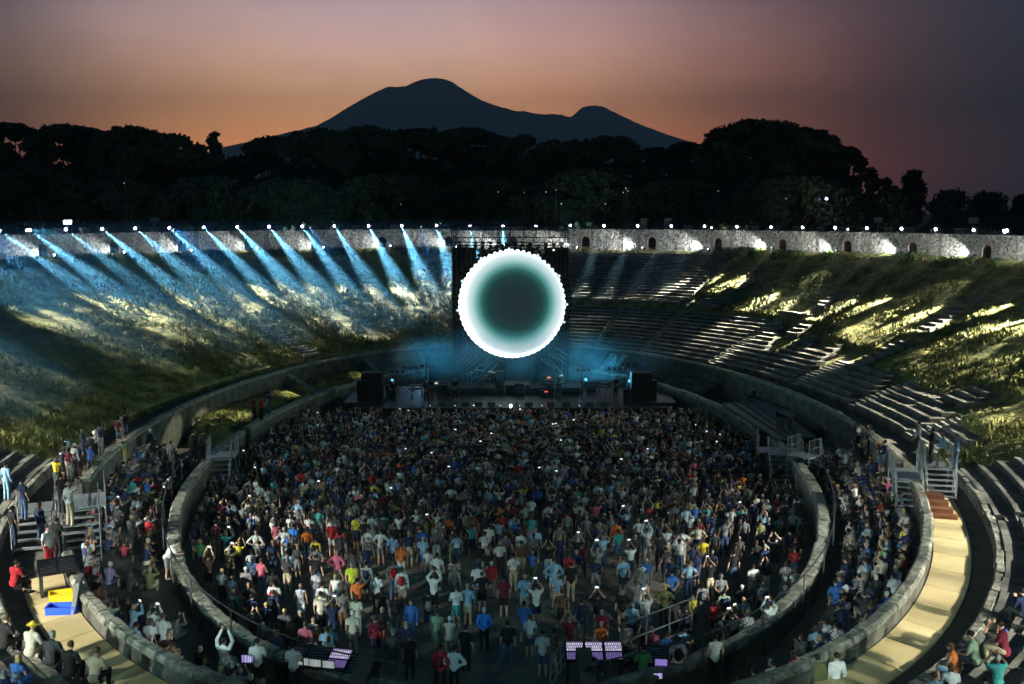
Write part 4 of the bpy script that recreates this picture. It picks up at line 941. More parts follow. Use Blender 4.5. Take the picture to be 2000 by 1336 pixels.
def m_top(p, kind):
    if ('t', p, kind) in CACHE: return CACHE['t', p, kind]
    J = pose(p); mb = MB()
    arm = {'t-shirt': .62, 'shirt': 1.9, 'tank top': 0, 'jacket': 1.9, 'dress': .25}[kind]
    shape_body(J, mb, .018 if kind != 'jacket' else .03, 'torso', arm)
    if kind == 'dress':
        a, b = J['pel'], (J['knl']+J['knr'])/2; mb.tube(a, b-Vector((0, 0, .03)), .17, .24, 14)
        if p.startswith('sit'): mb.tube(J['hil'], J['knl'], .12, .1, 8); mb.tube(J['hir'], J['knr'], .12, .1, 8)
    me = remesh(mb, kind.replace('-', '_').replace(' ', '_'), .022, [None], 2); CACHE['t', p, kind] = me; return me
def m_bot(p, kind):
    if ('l', p, kind) in CACHE: return CACHE['l', p, kind]
    J = pose(p); mb = MB()
    if kind == 'skirt': shape_body(J, mb, .02, 'legs', 0, .3); mb.tube(J['pel'], J['pel'].lerp((J['knl']+J['knr'])/2, .85), .17, .22, 12)
    else: shape_body(J, mb, .016, 'legs', 0, {'shorts': .82, 'trousers': 1.95, 'jeans': 1.95}[kind])
    me = remesh(mb, kind, .022, [None], 2); CACHE['l', p, kind] = me; return me
def m_hair(p, kind):
    if ('h', p, kind) in CACHE: return CACHE['h', p, kind]
    h = pose(p)['head']; mb = MB()
    mb.ball(h+Vector((0, -.022, .037)), 1, 14, 9, sc=(.088, .1, .094))
    if kind == 'long': mb.ball(h+Vector((0, -.062, -.06)), 1, 12, 8, sc=(.085, .05, .16)); mb.ball(h+Vector((0, -.075, -.16)), 1, 10, 6, sc=(.07, .035, .1))
    if kind == 'tied': mb.ball(h+Vector((0, -.125, .03)), .04, 8, 6); mb.ball(h+Vector((0, -.135, -.04)), 1, 8, 6, sc=(.025, .025, .07))
    if kind == 'hat': mb.ball(h+Vector((0, -.01, .07)), 1, 14, 8, sc=(.094, .105, .085)); mb.tube(h+Vector((0, -.01, .045)), h+Vector((0, -.01, .06)), .175, .17, 18)
    if kind == 'cap': mb.ball(h+Vector((0, -.012, .05)), 1, 14, 8, sc=(.09, .105, .09)); mb.box(h+Vector((0, .11, .055)), (.13, .13, .016))
    me = remesh(mb, {'hat': 'hat', 'cap': 'cap'}.get(kind, 'hair'), .014, [None], 1); CACHE['h', p, kind] = me; return me
def m_shoes(p):
    if ('s', p) in CACHE: return CACHE['s', p]
    J = pose(p); mb = MB()
    for k in 'lr': caps(mb, J['an'+k]-Vector((0, .02, .03)), J['to'+k]+Vector((0, .01, .012)), .05, .042)
    me = remesh(mb, 'shoes', .022, [None], 1); CACHE['s', p] = me; return me
CLO = {'white': (.72, .73, .72), 'light blue': (.28, .46, .62), 'teal': (.06, .34, .34), 'navy': (.018, .03, .085), 'black': (.014, .014, .016), 'grey': (.19, .195, .2), 'red': (.52, .03, .04),
       'pink': (.62, .14, .22), 'orange': (.70, .17, .04), 'yellow': (.75, .58, .05), 'green': (.07, .27, .10), 'beige': (.46, .39, .27), 'blue': (.04, .14, .42), 'burgundy': (.17, .015, .035),
       'olive': (.14, .15, .06), 'brown': (.16, .08, .045), 'cream': (.62, .58, .46), 'sage green': (.27, .38, .27), 'bright blue': (.03, .22, .75), 'denim': (.06, .11, .2), 'dark grey': (.06, .062, .068), 'rust': (.36, .11, .05), 'yellow-green': (.45, .55, .04), 'lilac': (.38, .32, .5)}
CM = {k: mat('cloth_'+k.replace(' ', '_').replace('-', '_'), tuple(c*.82 for c in v), v, 9, .85, .004, 40) for k, v in CLO.items()}
def pat_mat(name, c1, c2, kind):
    m = bpy.data.materials.new(name); m.use_nodes = True; n = m.node_tree.nodes; l = m.node_tree.links; b = n['Principled BSDF']; b.inputs['Roughness'].default_value = .85
    co = n.new('ShaderNodeTexCoord')
    if kind == 'stripe': t = n.new('ShaderNodeTexWave'); t.bands_direction = 'Z'; t.inputs['Scale'].default_value = 7; o = t.outputs['Fac']
    elif kind == 'check': t = n.new('ShaderNodeTexChecker'); t.inputs['Scale'].default_value = 16; o = t.outputs['Fac']
    else: t = n.new('ShaderNodeTexVoronoi'); t.inputs['Scale'].default_value = 22; o = t.outputs['Distance']
    l.new(co.outputs['Object'], t.inputs['Vector']); r = ramp(n, [(.42, c1), (.5, c2)]); l.new(o, r.inputs[0]); l.new(r.outputs[0], b.inputs['Base Color']); return m
CM['striped white'] = pat_mat('cloth_stripes', (.04, .05, .12), (.7, .7, .7), 'stripe'); CM['checked'] = pat_mat('cloth_checks', (.1, .12, .2), (.55, .5, .45), 'check'); CM['black and white patterned'] = pat_mat('cloth_pattern', (.7, .7, .7), (.03, .03, .03), 'v'); CM['brown patterned'] = pat_mat('cloth_pattern_brown', (.3, .2, .12), (.06, .04, .03), 'v'); CM['blue patterned'] = pat_mat('cloth_pattern_blue', (.7, .75, .8), (.05, .2, .5), 'v')
SK = [mat('skin_light', (.50, .31, .22), rough=.6), mat('skin_tan', (.36, .20, .13), rough=.6), mat('skin_brown', (.20, .11, .07), rough=.6)]
HR = {'dark': mat('hair_dark', (.018, .012, .01), rough=.6), 'brown': mat('hair_brown', (.09, .05, .025), rough=.6), 'grey': mat('hair_grey', (.32, .31, .30), rough=.7), 'blond': mat('hair_blond', (.42, .30, .14), rough=.6), 'white': mat('hair_white', (.62, .61, .58), rough=.7)}
def add_obj(name, me, mats, parent=None, loc=None, rz=None, sc=None):
    o = bpy.data.objects.new(name, me); COL.objects.link(o)
    for i, mm in enumerate(mats): o.material_slots[i].link = 'OBJECT'; o.material_slots[i].material = mm
    if parent is not None: o.parent = parent
    if loc is not None: o.location = loc; o.rotation_euler = (0, 0, rz or 0)
    if sc: o.scale = (sc,)*3
    return o
POSE_W = {'stand': 'standing', 'raised': 'both arms raised', 'high': 'arms high overhead', 'one_up': 'one arm raised', 'hips': 'hands on hips', 'folded': 'arms folded', 'behind': 'hands behind back', 'walk': 'mid step', 'stance': 'legs apart', 'lean': 'leaning forward', 'sit': 'seated', 'sit_phone': 'seated holding up a phone', 'sit_clap': 'seated hands together', 'guitar': 'playing guitar', 'keys': 'playing keys'}
USED = {}; PEOPLE_N = [0]
def person(d):
    """d: loc rz top topk bot botk hair hairk pose sc skin place group bag phone"""
    loc = Vector(d['loc']); rz = d['rz']; p = d['pose']; b = add_obj('person', m_body(p), [SK[d['skin']], M_eye], None, loc, rz, d['sc'])
    add_obj(d['topk'].replace('-', '_').replace(' ', '_'), m_top(p, d['topk']), [CM[d['top']]], b)
    if d['topk'] != 'dress': add_obj(d['botk'], m_bot(p, d['botk']), [CM[d['bot']]], b)
    if d['hairk'] != 'bald': add_obj(d['hairk'] if d['hairk'] in ('hat', 'cap') else 'hair', m_hair(p, d['hairk']), [HR[d['hair']] if d['hairk'] not in ('hat', 'cap') else CM[d.get('hatc', 'beige')]], b)
    add_obj('shoes', m_shoes(p), [CM['black' if d['skin'] else 'grey']], b)
    setp(b, d['label'], 'person', d['group']); PEOPLE_N[0] += 1
    if d.get('phone') and p in ('raised', 'high', 'sit_phone'):
        J = pose(p); c = (J['hal']+J['har'])/2+Vector((0, .02, .06)); o = bpy.data.objects.new('phone', PHONE_ME); COL.objects.link(o)
        o.location = loc+(Matrix.Rotation(rz, 3, 'Z') @ c)*d['sc']; o.rotation_euler = (0, 0, rz)
        setp(o, 'phone of person in %s, %s' % (d['wear'], d['place']), 'phone', 'phones held up in the near crowd')
    if d.get('bag'):
        J = pose(p); mb_ = BAG_ME; o = bpy.data.objects.new('backpack', mb_); COL.objects.link(o); o.material_slots[0].link = 'OBJECT'; o.material_slots[0].material = CM[d['bag']]
        c = J['chest']+Vector((0, -.2, -.08)); o.location = loc+(Matrix.Rotation(rz, 3, 'Z') @ c)*d['sc']; o.rotation_euler = (0, 0, rz)
        setp(o, '%s backpack worn by the person in %s' % (d['bag'], d['wear']), 'backpack', 'backpacks')
    return b
mb = MB(); mb.box((0, 0, 0), (.16, .01, .085), mi=0); mb.box((0, -.0065, 0), (.145, .003, .072), mi=1); PHONE_ME = mb.mesh('phone', [M_black, M_phone])
mb = MB(); mb.ball((0, 0, 0), 1, 12, 8, sc=(.15, .1, .22)); mb.ball((0, -.07, -.06), 1, 10, 6, sc=(.11, .05, .1)); mb.tube((-.1, .05, .18), (-.12, .2, .2), .02, n=5); mb.tube((.1, .05, .18), (.12, .2, .2), .02, n=5); BAG_ME = mb.mesh('backpack', [CM['navy']], True)

import re
def nw(t): return len(re.findall(r'[A-Za-z0-9]+', t))
def wear_of(d):
    t = d['top']+' '+d['topk']; 
    return t if d['topk'] == 'dress' else t+' and '+d['bot']+' '+d['botk']
def hair_of(d): return {'bald': 'bald head', 'hat': d.get('hatc', 'beige')+' hat', 'cap': d.get('hatc', 'beige')+' cap', 'long': 'long '+d['hair']+' hair', 'tied': 'tied '+d['hair']+' hair', 'short': d['hair']+' hair'}[d['hairk']]
def finish(d):
    d['wear'] = wear_of(d); lab = '%s, %s, %s, %s' % (d['wear'], hair_of(d), POSE_W[d['pose']], d['place'])
    if d.get('bag'): lab = '%s, %s backpack, %s, %s' % (d['wear'], d['bag'], POSE_W[d['pose']], d['place'])
    d['label'] = 'person in '+lab
    if nw(d['label']) > 16: d['label'] = 'person in %s, %s, %s' % (d['wear'], hair_of(d) if d['hairk'] != 'short' else POSE_W[d['pose']], d['place'])
    if nw(d['label']) > 16: d['label'] = 'person in %s, %s' % (d['wear'], d['place'])
    return d
GP = 'people standing in the arena'; GS = 'people on the terraces and walkways'
STG = Vector((0, 84, 0))
RP = random.Random(77)
def face(loc, jit=.25): return math.atan2(-(STG.x-loc[0]), STG.y-loc[1])+RP.uniform(-jit, jit)
HAND = []
def hp(reg, x, y, top, topk, bot, botk, pz='stand', hairk='short', hair='dark', z=0., place='on arena floor', rz=None, bag=None, phone=False, skin=0, hatc='beige', sc=1.0, group=GP):
    if reg == 5: px, py = 650+x/2.693, 840+y/2.693
    elif reg == 4: px, py = x/2.693, 840+y/2.693
    elif reg == 6: px, py = 1300+x/2.693, 840+y/2.693
    else: px, py = x, y
    loc = at_z(px, py, z); HAND.append(finish(dict(loc=loc, rz=face(loc, .15) if rz is None else rz, top=top, topk=topk, bot=bot, botk=botk, pose=pz, hairk=hairk, hair=hair, hatc=hatc, place=place, bag=bag, phone=phone, skin=skin, sc=sc, group=group)))
H = hp
H(5, 255, 712, 'white', 't-shirt', 'grey', 'shorts', 'hips', hair='brown'); H(5, 362, 792, 'orange', 't-shirt', 'white', 'trousers', 'stand', hair='brown'); H(5, 476, 752, 'light blue', 't-shirt', 'blue', 'shorts', hair='grey')
H(5, 316, 738, 'blue patterned', 't-shirt', 'dark grey', 'trousers'); H(5, 26, 832, 'pink', 'shirt', 'dark grey', 'trousers', 'hips', hair='grey'); H(5, 45, 705, 'red', 't-shirt', 'grey', 'shorts')
H(5, 103, 905, 'yellow-green', 't-shirt', 'dark grey', 'trousers', hair='grey'); H(5, 20, 972, 'white', 'tank top', 'denim', 'shorts', 'one_up', 'long', 'blond'); H(5, 233, 965, 'white', 'shirt', 'olive', 'trousers', 'stand', hair='dark')
H(5, 180, 900, 'striped white', 't-shirt', 'black', 'shorts', bag='navy', hair='dark'); H(5, 416, 1120, 'blue', 'shirt', 'denim', 'jeans', hair='brown', rz=2.9); H(5, 262, 1165, 'black', 't-shirt', 'rust', 'trousers', hair='brown', hairk='bald')
H(5, 335, 1085, 'black', 't-shirt', 'dark grey', 'trousers', 'one_up'); H(5, 550, 1178, 'sage green', 'dress', 'beige', 'shorts', 'stand', 'tied', 'brown'); H(5, 650, 1042, 'white', 'shirt', 'teal', 'skirt', 'folded', 'short', 'brown')
H(5, 710, 1030, 'light blue', 'shirt', 'beige', 'shorts', 'folded', hair='grey'); H(5, 796, 1166, 'bright blue', 'shirt', 'black', 'trousers', 'behind', hair='white'); H(5, 920, 1258, 'black', 't-shirt', 'denim', 'jeans', 'stance', sc=1.05)
H(5, 1070, 1030, 'white', 't-shirt', 'navy', 'shorts', 'raised', phone=True); H(5, 1163, 892, 'light blue', 'shirt', 'white', 'shorts', 'hips', hair='brown', sc=1.06); H(5, 1390, 1085, 'black', 't-shirt', 'grey', 'shorts', 'raised', phone=True)
H(5, 1520, 1062, 'black', 't-shirt', 'beige', 'shorts', hairk='bald'); H(5, 1305, 1130, 'navy', 't-shirt', 'grey', 'shorts', 'stand', hair='dark', sc=1.05); H(5, 1205, 1062, 'brown patterned', 't-shirt', 'brown', 'shorts', 'stand', hair='brown')
H(5, 1103, 1300, 'white', 't-shirt', 'denim', 'shorts', 'stand', hair='dark'); H(5, 1163, 1292, 'brown patterned', 'dress', 'brown', 'shorts', 'stand', 'tied', 'dark'); H(5, 568, 1385, 'red', 'jacket', 'black', 'trousers', 'stance', bag='burgundy')
H(5, 640, 1388, 'white', 'shirt', 'black', 'trousers', 'hips', 'tied', 'dark'); H(5, 405, 1322, 'black', 't-shirt', 'black', 'jeans', 'stand', hair='brown'); H(5, 320, 1292, 'dark grey', 'shirt', 'dark grey', 'trousers', 'folded', 'cap', hatc='grey')
H(5, 108, 1185, 'cream', 't-shirt', 'dark grey', 'shorts', 'stand', 'cap', hatc='white'); H(5, 1525, 872, 'light blue', 't-shirt', 'dark grey', 'shorts', 'stand', 'short', 'brown'); H(5, 1645, 880, 'blue', 't-shirt', 'navy', 'shorts', 'stand', 'short', 'grey')
H(5, 1645, 1092, 'white', 't-shirt', 'dark grey', 'shorts', 'raised', phone=True, hair='brown'); H(5, 1650, 705, 'white', 'shirt', 'white', 'shorts', 'high', hair='brown', phone=True); H(5, 1755, 705, 'white', 't-shirt', 'beige', 'shorts', 'raised', hair='brown')
H(5, 1835, 712, 'white', 't-shirt', 'beige', 'trousers', 'hips', hair='dark'); H(5, 1488, 662, 'orange', 'shirt', 'checked', 'shorts', 'stand', hair='brown'); H(5, 822, 682, 'white', 't-shirt', 'navy', 'trousers', 'stand', hair='dark')
H(5, 990, 722, 'white', 't-shirt', 'black', 'shorts', 'stand', hair='brown'); H(5, 1068, 702, 'light blue', 't-shirt', 'navy', 'shorts', 'stand', 'bald'); H(5, 745, 582, 'teal', 't-shirt', 'dark grey', 'shorts', 'stand', hair='grey')
H(5, 1300, 555, 'cream', 'shirt', 'grey', 'trousers', 'stand', hair='dark'); H(5, 955, 622, 'light blue', 'shirt', 'grey', 'trousers', 'stand', hair='brown'); H(5, 468, 700, 'blue', 't-shirt', 'navy', 'shorts', 'stance', hair='dark')
H(5, 212, 622, 'white', 't-shirt', 'beige', 'shorts', 'stand', hair='brown'); H(5, 350, 622, 'white', 'tank top', 'black', 'skirt', 'one_up', 'long', 'brown'); H(5, 172, 652, 'black', 't-shirt', 'white', 'shorts', 'folded'); H(5, 568, 652, 'black and white patterned', 'dress', 'black', 'skirt', 'stand', 'short', 'dark')
H(5, 900, 985, 'burgundy', 't-shirt', 'black', 'shorts', 'stand', hair='dark'); H(5, 785, 960, 'black', 't-shirt', 'black', 'shorts', 'hips', hair='brown'); H(5, 640, 870, 'black and white patterned', 'dress', 'black', 'skirt', 'folded', 'long', 'dark'); H(5, 1250, 905, 'black', 't-shirt', 'beige', 'trousers', 'stand', hair='dark')
H(5, 1390, 820, 'grey', 't-shirt', 'dark grey', 'shorts', 'high', 'short', 'grey', phone=True); H(5, 1795, 560, 'grey', 't-shirt', 'white', 'shorts', 'stand'); H(5, 1150, 480, 'white', 'tank top', 'grey', 'shorts', 'high', 'long', 'brown'); H(5, 820, 420, 'white', 't-shirt', 'dark grey', 'trousers', 'high')
H(5, 1535, 600, 'light blue', 't-shirt', 'beige', 'shorts', 'raised', phone=True); H(5, 1655, 560, 'red', 'tank top', 'beige', 'shorts', 'high', 'long', 'dark')
H(4, 1352, 718, 'white', 'shirt', 'olive', 'trousers', 'hips', hair='dark', hairk='bald'); H(4, 1325, 618, 'blue', 'shirt', 'navy', 'trousers', 'stand', hair='grey', place='near left arena wall'); H(4, 1300, 540, 'white', 't-shirt', 'grey', 'trousers', 'raised', hair='dark', place='near left arena wall', phone=True)
H(4, 1550, 680, 'bright blue', 't-shirt', 'beige', 'shorts', 'behind', hair='dark'); H(4, 1458, 660, 'pink', 'tank top', 'pink', 'trousers', 'stand', 'long', 'dark'); H(4, 1500, 700, 'white', 'shirt', 'white', 'trousers', 'hips', 'cap', hatc='white')
H(4, 1665, 758, 'yellow', 't-shirt', 'light blue', 'jeans', 'stand', hair='dark', bag='black'); H(4, 1750, 665, 'red', 't-shirt', 'white', 'shorts', 'stand', hair='brown', hairk='bald'); H(4, 1195, 725, 'teal', 't-shirt', 'dark grey', 'trousers', 'raised', hair='blond', place='near left arena wall', phone=True)
H(4, 1515, 835, 'light blue', 't-shirt', 'navy', 'shorts', 'stand', bag='navy', place='left side of the arena'); H(4, 1355, 410, 'white', 't-shirt', 'beige', 'shorts', 'stand', hair='brown', place='far left of the arena'); H(4, 1415, 465, 'white', 't-shirt', 'white', 'trousers', 'stand', hair='dark', place='far left of the arena')
H(4, 1735, 1195, 'light blue', 'shirt', 'denim', 'jeans', 'sit', hair='dark', place='lower left arena edge'); H(4, 1442, 1065, 'navy', 't-shirt', 'navy', 'trousers', 'stand', hair='brown', place='by lower left arena wall', bag='black'); H(4, 1572, 1110, 'dark grey', 't-shirt', 'beige', 'shorts', 'sit', hair='grey', place='lower left arena edge')
H(4, 1640, 1150, 'cream', 'shirt', 'black', 'trousers', 'sit', 'bald', place='lower left arena edge'); H(4, 1670, 1200, 'orange', 'tank top', 'red', 'shorts', 'sit', 'long', 'brown', place='lower left arena edge'); H(4, 1770, 975, 'white', 'tank top', 'denim', 'shorts', 'stand', 'tied', 'blond'); H(4, 1700, 1020, 'white', 't-shirt', 'grey', 'trousers', 'stand', bag='grey', hair='dark')
H(4, 1300, 930, 'grey', 't-shirt', 'black', 'trousers', 'stand', hair='white', place='left edge of the arena'); H(4, 1330, 870, 'blue patterned', 'shirt', 'dark grey', 'shorts', 'folded', 'cap', hatc='white', place='left edge of the arena'); H(4, 1380, 880, 'pink', 'tank top', 'light blue', 'jeans', 'folded', 'short', 'brown', place='left edge of the arena')
H(4, 1210, 820, 'olive', 't-shirt', 'dark grey', 'trousers', 'raised', 'hat', hatc='cream', place='left edge of the arena', phone=True); H(4, 1100, 860, 'brown', 't-shirt', 'black', 'shorts', 'high', place='left edge of the arena', phone=True)
PL = 'on left terrace'
H(4, 652, 222, 'yellow', 't-shirt', 'beige', 'shorts', 'hips', z=2.0, place='on the small grass mound left', group=GS, hair='dark'); H(4, 785, 222, 'dark grey', 't-shirt', 'denim', 'shorts', z=2.0, place='on the small grass mound left', group=GS); H(4, 868, 235, 'black', 'shirt', 'black', 'trousers', z=2.0, place='on the grass mound, leftmost black pair', group=GS); H(4, 905, 218, 'grey', 'shirt', 'grey', 'trousers', 'folded', z=2.0, place='on the grass mound by stairs', group=GS)
H(4, 1018, 165, 'black', 'jacket', 'black', 'trousers', 'folded', z=2.3, place='at the top of left arena stairs', group=GS); H(4, 1070, 160, 'dark grey', 'jacket', 'black', 'trousers', z=2.3, place='at the top of left arena stairs', group=GS); H(4, 1190, 130, 'burgundy', 't-shirt', 'black', 'trousers', z=0, place='against left arena wall', group=GS)
for x, c, q in ((497, 'burgundy', 'stand'), (511, 'red', 'folded'), (527, 'navy', 'behind')): H(0, x, 823 if x < 520 else 812, c, 't-shirt', 'black' if c != 'navy' else 'denim', 'trousers', q, z=2.1, place='on the far grass mound', group=GS)
H(4, 372, 505, 'white', 'shirt', 'beige', 'trousers', 'one_up', hairk='hat', z=3.72, place='on the bright left stair platform', group=GS, hatc='beige', sc=1.05); H(4, 330, 440, 'black', 't-shirt', 'black', 'trousers', z=3.6, place='behind the left stair platform', group=GS)
H(4, 262, 735, 'white', 't-shirt', 'red', 'trousers', 'stand', z=2.95, place='on left walkway by consoles', group=GS, rz=-2.0, hair='dark'); H(4, 130, 470, 'navy', 't-shirt', 'denim', 'jeans', z=3.7, place='at the left edge stairs', group=GS); H(4, 218, 598, 'navy', 'shirt', 'denim', 'jeans', z=2.95, place='by the left edge stairs', group=GS, hairk='long', hair='brown')
H(4, 75, 620, 'black', 't-shirt', 'navy', 'trousers', z=3.0, place='in front of the left tier wall', group=GS, skin=1); H(4, 40, 370, 'light blue', 'shirt', 'light blue', 'trousers', z=3.6, place='at the left picture edge', group=GS); H(4, 535, 505, 'white', 'shirt', 'black', 'trousers', z=1.9, place='right of the left stair platform', group=GS, hair='grey')
H(4, 400, 245, 'white', 'shirt', 'dark grey', 'trousers', z=3.0, place='behind the left parapet', group=GS, hair='white'); H(4, 480, 250, 'blue', 't-shirt', 'dark grey', 'trousers', 'folded', z=3.0, place='behind the left parapet', group=GS, hair='brown'); H(4, 878, 785, 'white', 't-shirt', 'grey', 'shorts', 'lean', z=1.3, place='leaning over left arena wall', group=GS, rz=-1.2)
H(4, 497, 92, 'white', 'shirt', 'beige', 'trousers', 'sit', z=3.3, place='on top of the left parapet', group=GS); H(4, 780, 40+60, 'navy', 'shirt', 'dark grey', 'trousers', 'sit', 'short', 'white', z=2.6, place='beside the long grass mound', group=GS); H(4, 310, 690, 'black', 't-shirt', 'black', 'trousers', 'folded', z=2.95, place='operating the left console', group=GS); H(4, 95, 880, 'black', 't-shirt', 'black', 'shorts', 'sit', z=3.0, place='at the left walkway edge', group=GS, skin=1)
# spectators on the near tiers
def nearsit(x, y, z, *a, **k): H(0, x, y, *a, z=z, group=GS, **k)
nearsit(60, 1300, 3.35, 'cream', 'shirt', 'beige', 'trousers', 'sit', hairk='hat', hatc='yellow', place='on bottom left tier', sc=1.06); nearsit(100, 1318, 3.3, 'dark grey', 't-shirt', 'black', 'shorts', 'sit', hair='grey', place='on bottom left tier', sc=1.05); nearsit(8, 1285, 3.6, 'black', 't-shirt', 'black', 'jeans', 'sit', place='at bottom left corner', hair='brown', sc=1.05)
nearsit(135, 1340, 3.3, 'black', 'shirt', 'black', 'trousers', 'sit', place='on bottom left tier', hair='brown', sc=1.05); nearsit(185, 1352, 3.2, 'beige', 't-shirt', 'black', 'trousers', 'sit', place='at the bottom left edge', hair='brown', sc=1.05); nearsit(28, 1160, 3.3, 'red', 't-shirt', 'black', 'trousers', 'sit', place='on the tier at left edge')
nearsit(1905, 1320, 3.8, 'sage green', 't-shirt', 'dark grey', 'shorts', 'sit', hair='dark', place='on bottom right tier', sc=1.06, rz=.9); nearsit(1962, 1300, 4.1, 'burgundy', 't-shirt', 'beige', 'trousers', 'sit', hair='dark', place='on bottom right tier', sc=1.05, rz=.9); nearsit(1865, 1338, 3.5, 'orange', 'tank top', 'light blue', 'shorts', 'sit', hairk='long', hair='brown', place='on bottom right tier', rz=.9)
nearsit(1555, 1385, 1.9, 'red', 't-shirt', 'navy', 'trousers', 'hips', place='bottom right behind parapet', hair='dark', sc=1.03); nearsit(1592, 1395, 1.9, 'olive', 'jacket', 'olive', 'trousers', 'stand', place='bottom right behind parapet', hair='dark', sc=1.05); nearsit(1630, 1390, 1.9, 'white', 'shirt', 'grey', 'trousers', 'stand', place='bottom right behind parapet', hair='dark', sc=1.04); nearsit(1508, 1400, 1.6, 'white', 't-shirt', 'navy', 'trousers', 'stand', place='bottom right behind parapet', hair='dark')
nearsit(1322, 1345, 1.3, 'white', 't-shirt', 'beige', 'trousers', 'stance', place='beside the right mixing desk', hair='dark', bag='black'); nearsit(1395, 1340, 1.3, 'white', 'tank top', 'black', 'jeans', 'stand', place='right of the mixing desks', hair='dark'); nearsit(1255, 1362, 1.2, 'green', 't-shirt', 'black', 'trousers', 'folded', place='at the right mixing desk', hair='dark'); nearsit(1160, 1390, 1.2, 'black', 't-shirt', 'black', 'trousers', 'keys', place='at the lit mixing desk', hair='dark')
nearsit(1460, 1258, 1.5, 'checked', 'shirt', 'beige', 'shorts', 'sit', place='lower right terrace', hair='brown'); nearsit(1505, 1238, 1.5, 'white', 'shirt', 'grey', 'shorts', 'sit_phone', place='lower right terrace', hair='dark', phone=True); nearsit(1430, 1262, 1.5, 'black', 't-shirt', 'grey', 'shorts', 'sit_phone', place='lower right terrace', hair='dark', phone=True)
nearsit(1838, 914, 4.35, 'light blue', 'shirt', 'olive', 'trousers', 'walk', place='on top of the far right stairs', rz=1.2, hair='grey'); nearsit(1866, 918, 4.3, 'light blue', 'shirt', 'denim', 'jeans', 'stand', place='right of the far right stairs', rz=1.0, hair='brown'); nearsit(1818, 905, 4.3, 'black', 'shirt', 'black', 'trousers', 'stand', place='left of the far right stairs', rz=1.0); nearsit(1792, 885, 3.6, 'grey', 'shirt', 'black', 'trousers', 'stand', place='above the right parapet stairs', rz=.8)
nearsit(440, 1352, 1.4, 'white', 'shirt', 'grey', 'trousers', 'high', place='bottom left by the laptop desk', hair='dark', sc=1.03); nearsit(505, 1350, 1.4, 'white', 't-shirt', 'black', 'trousers', 'folded', place='bottom left at the desk', hair='dark'); nearsit(575, 1360, 1.4, 'white', 't-shirt', 'navy', 'trousers', 'folded', place='bottom centre left at the three screens', hair='dark')
nearsit(300, 1252, 1.5, 'white', 'shirt', 'beige', 'trousers', 'sit_phone', place='behind the lower left parapet', hair='dark', phone=True)
# musicians
for x, y, zz, t, q, pl, rz in ((-9.35, 79.6, SZ, 'black', 'guitar', 'at the far left of the stage', 3.0), (-6.75, 79.6, SZ, 'dark grey', 'guitar', 'left of stage centre', 3.3), (-4.55, 80.6, SZ, 'black', 'guitar', 'left of the tower foot', 3.1), (3.9, 82.9, SZ, 'dark grey', 'keys', 'right of stage centre', 2.6), (-2.6, 85.4, SZ+.5, 'black', 'folded', 'behind the drum kit', 3.14), (8.4, 81.6, SZ, 'black', 'keys', 'in the smoke at stage right', 2.4)):
    HAND.append(finish(dict(loc=(x, y, zz), rz=rz, top=t, topk='t-shirt', bot='black', botk='jeans', pose=q, hairk='short', hair='grey' if q == 'guitar' else 'dark', place=pl, skin=0, sc=1.03, group='musicians on stage')))
def guitar(x, y, z, rz, lab, col):
    e = empty('guitar', (x, y, z), rz); setp(e, lab, 'guitar', 'guitars')
    mb = MB(); mb.ball((.06, .2, 1.02), 1, 10, 6, sc=(.17, .035, .15)); mb.ball((-.1, .21, 1.08), 1, 10, 6, sc=(.12, .03, .11)); mb.build('guitar_body', col, e)
    mb = MB(); mb.tube((-.12, .24, 1.09), (-.62, .3, 1.34), .022, n=5); mb.box((-.68, .3, 1.37), (.14, .03, .07)); mb.build('neck', M_rust, e)
guitar(-9.35, 79.6, SZ, 3.0, 'dark electric guitar held by the leftmost musician', M_black); guitar(-6.75, 79.6, SZ, 3.3, 'reddish electric guitar held by the second musician', M_rust); guitar(-4.55, 80.6, SZ, 3.1, 'pale electric guitar held near the tower foot', M_cap)

# random spectators
TOPS = ['black']*13+['navy']*9+['white']*8+['grey']*4+['dark grey']*4+['light blue']*4+['blue']*3+['teal']*2+['red']+['burgundy']*2+['green', 'orange', 'pink', 'olive', 'olive', 'beige', 'cream', 'white', 'white', 'light blue', 'grey', 'dark grey', 'dark grey', 'yellow', 'checked', 'striped white', 'brown', 'lilac', 'sage green', 'blue patterned']
BOTS = ['black']*4+['navy']*4+['denim']*5+['beige']*4+['grey']*3+['white', 'olive', 'dark grey', 'dark grey', 'brown']
def rnd_person(loc, seated, place, group):
    for _ in range(60):
        pz = RP.choice(['sit']*5+['sit_phone', 'sit_clap', 'sit_clap']) if seated else RP.choice(['stand']*8+['raised']*2+['one_up', 'hips', 'folded', 'folded', 'behind', 'stance', 'stance'])
        hk = RP.choice(['short']*10+['long']*4+['tied']*3+['bald']*2+['cap', 'hat']); tk = RP.choice(['t-shirt']*6+['shirt']*3+['tank top']*(2 if hk in ('long', 'tied') else 1)+(['dress'] if hk in ('long', 'tied') else []))
        d = finish(dict(loc=loc, rz=face(loc, .35), top=RP.choice(TOPS), topk=tk, bot=RP.choice(BOTS), botk=RP.choice(['shorts', 'shorts', 'trousers', 'jeans']), pose=pz, hairk=hk, hair=RP.choice(['dark']*5+['brown']*4+['grey']*3+['blond', 'white']), hatc=RP.choice(['beige', 'white', 'navy', 'red']),
                        place=place, skin=RP.choice([0, 0, 0, 1, 1, 2]), sc=RP.uniform(.93, 1.06)*(.95 if hk in ('long', 'tied') else 1), group=group, bag=RP.choice([None]*14+['black', 'navy', 'grey', 'red']) if not seated else None, phone=RP.random() < .35))
        if nw(d['label']) <= 16 and d['label'] not in USED: return d
    return None
cand = []; taken = [(h['loc'][0], h['loc'][1]) for h in HAND]
from collections import defaultdict
grid = defaultdict(list)
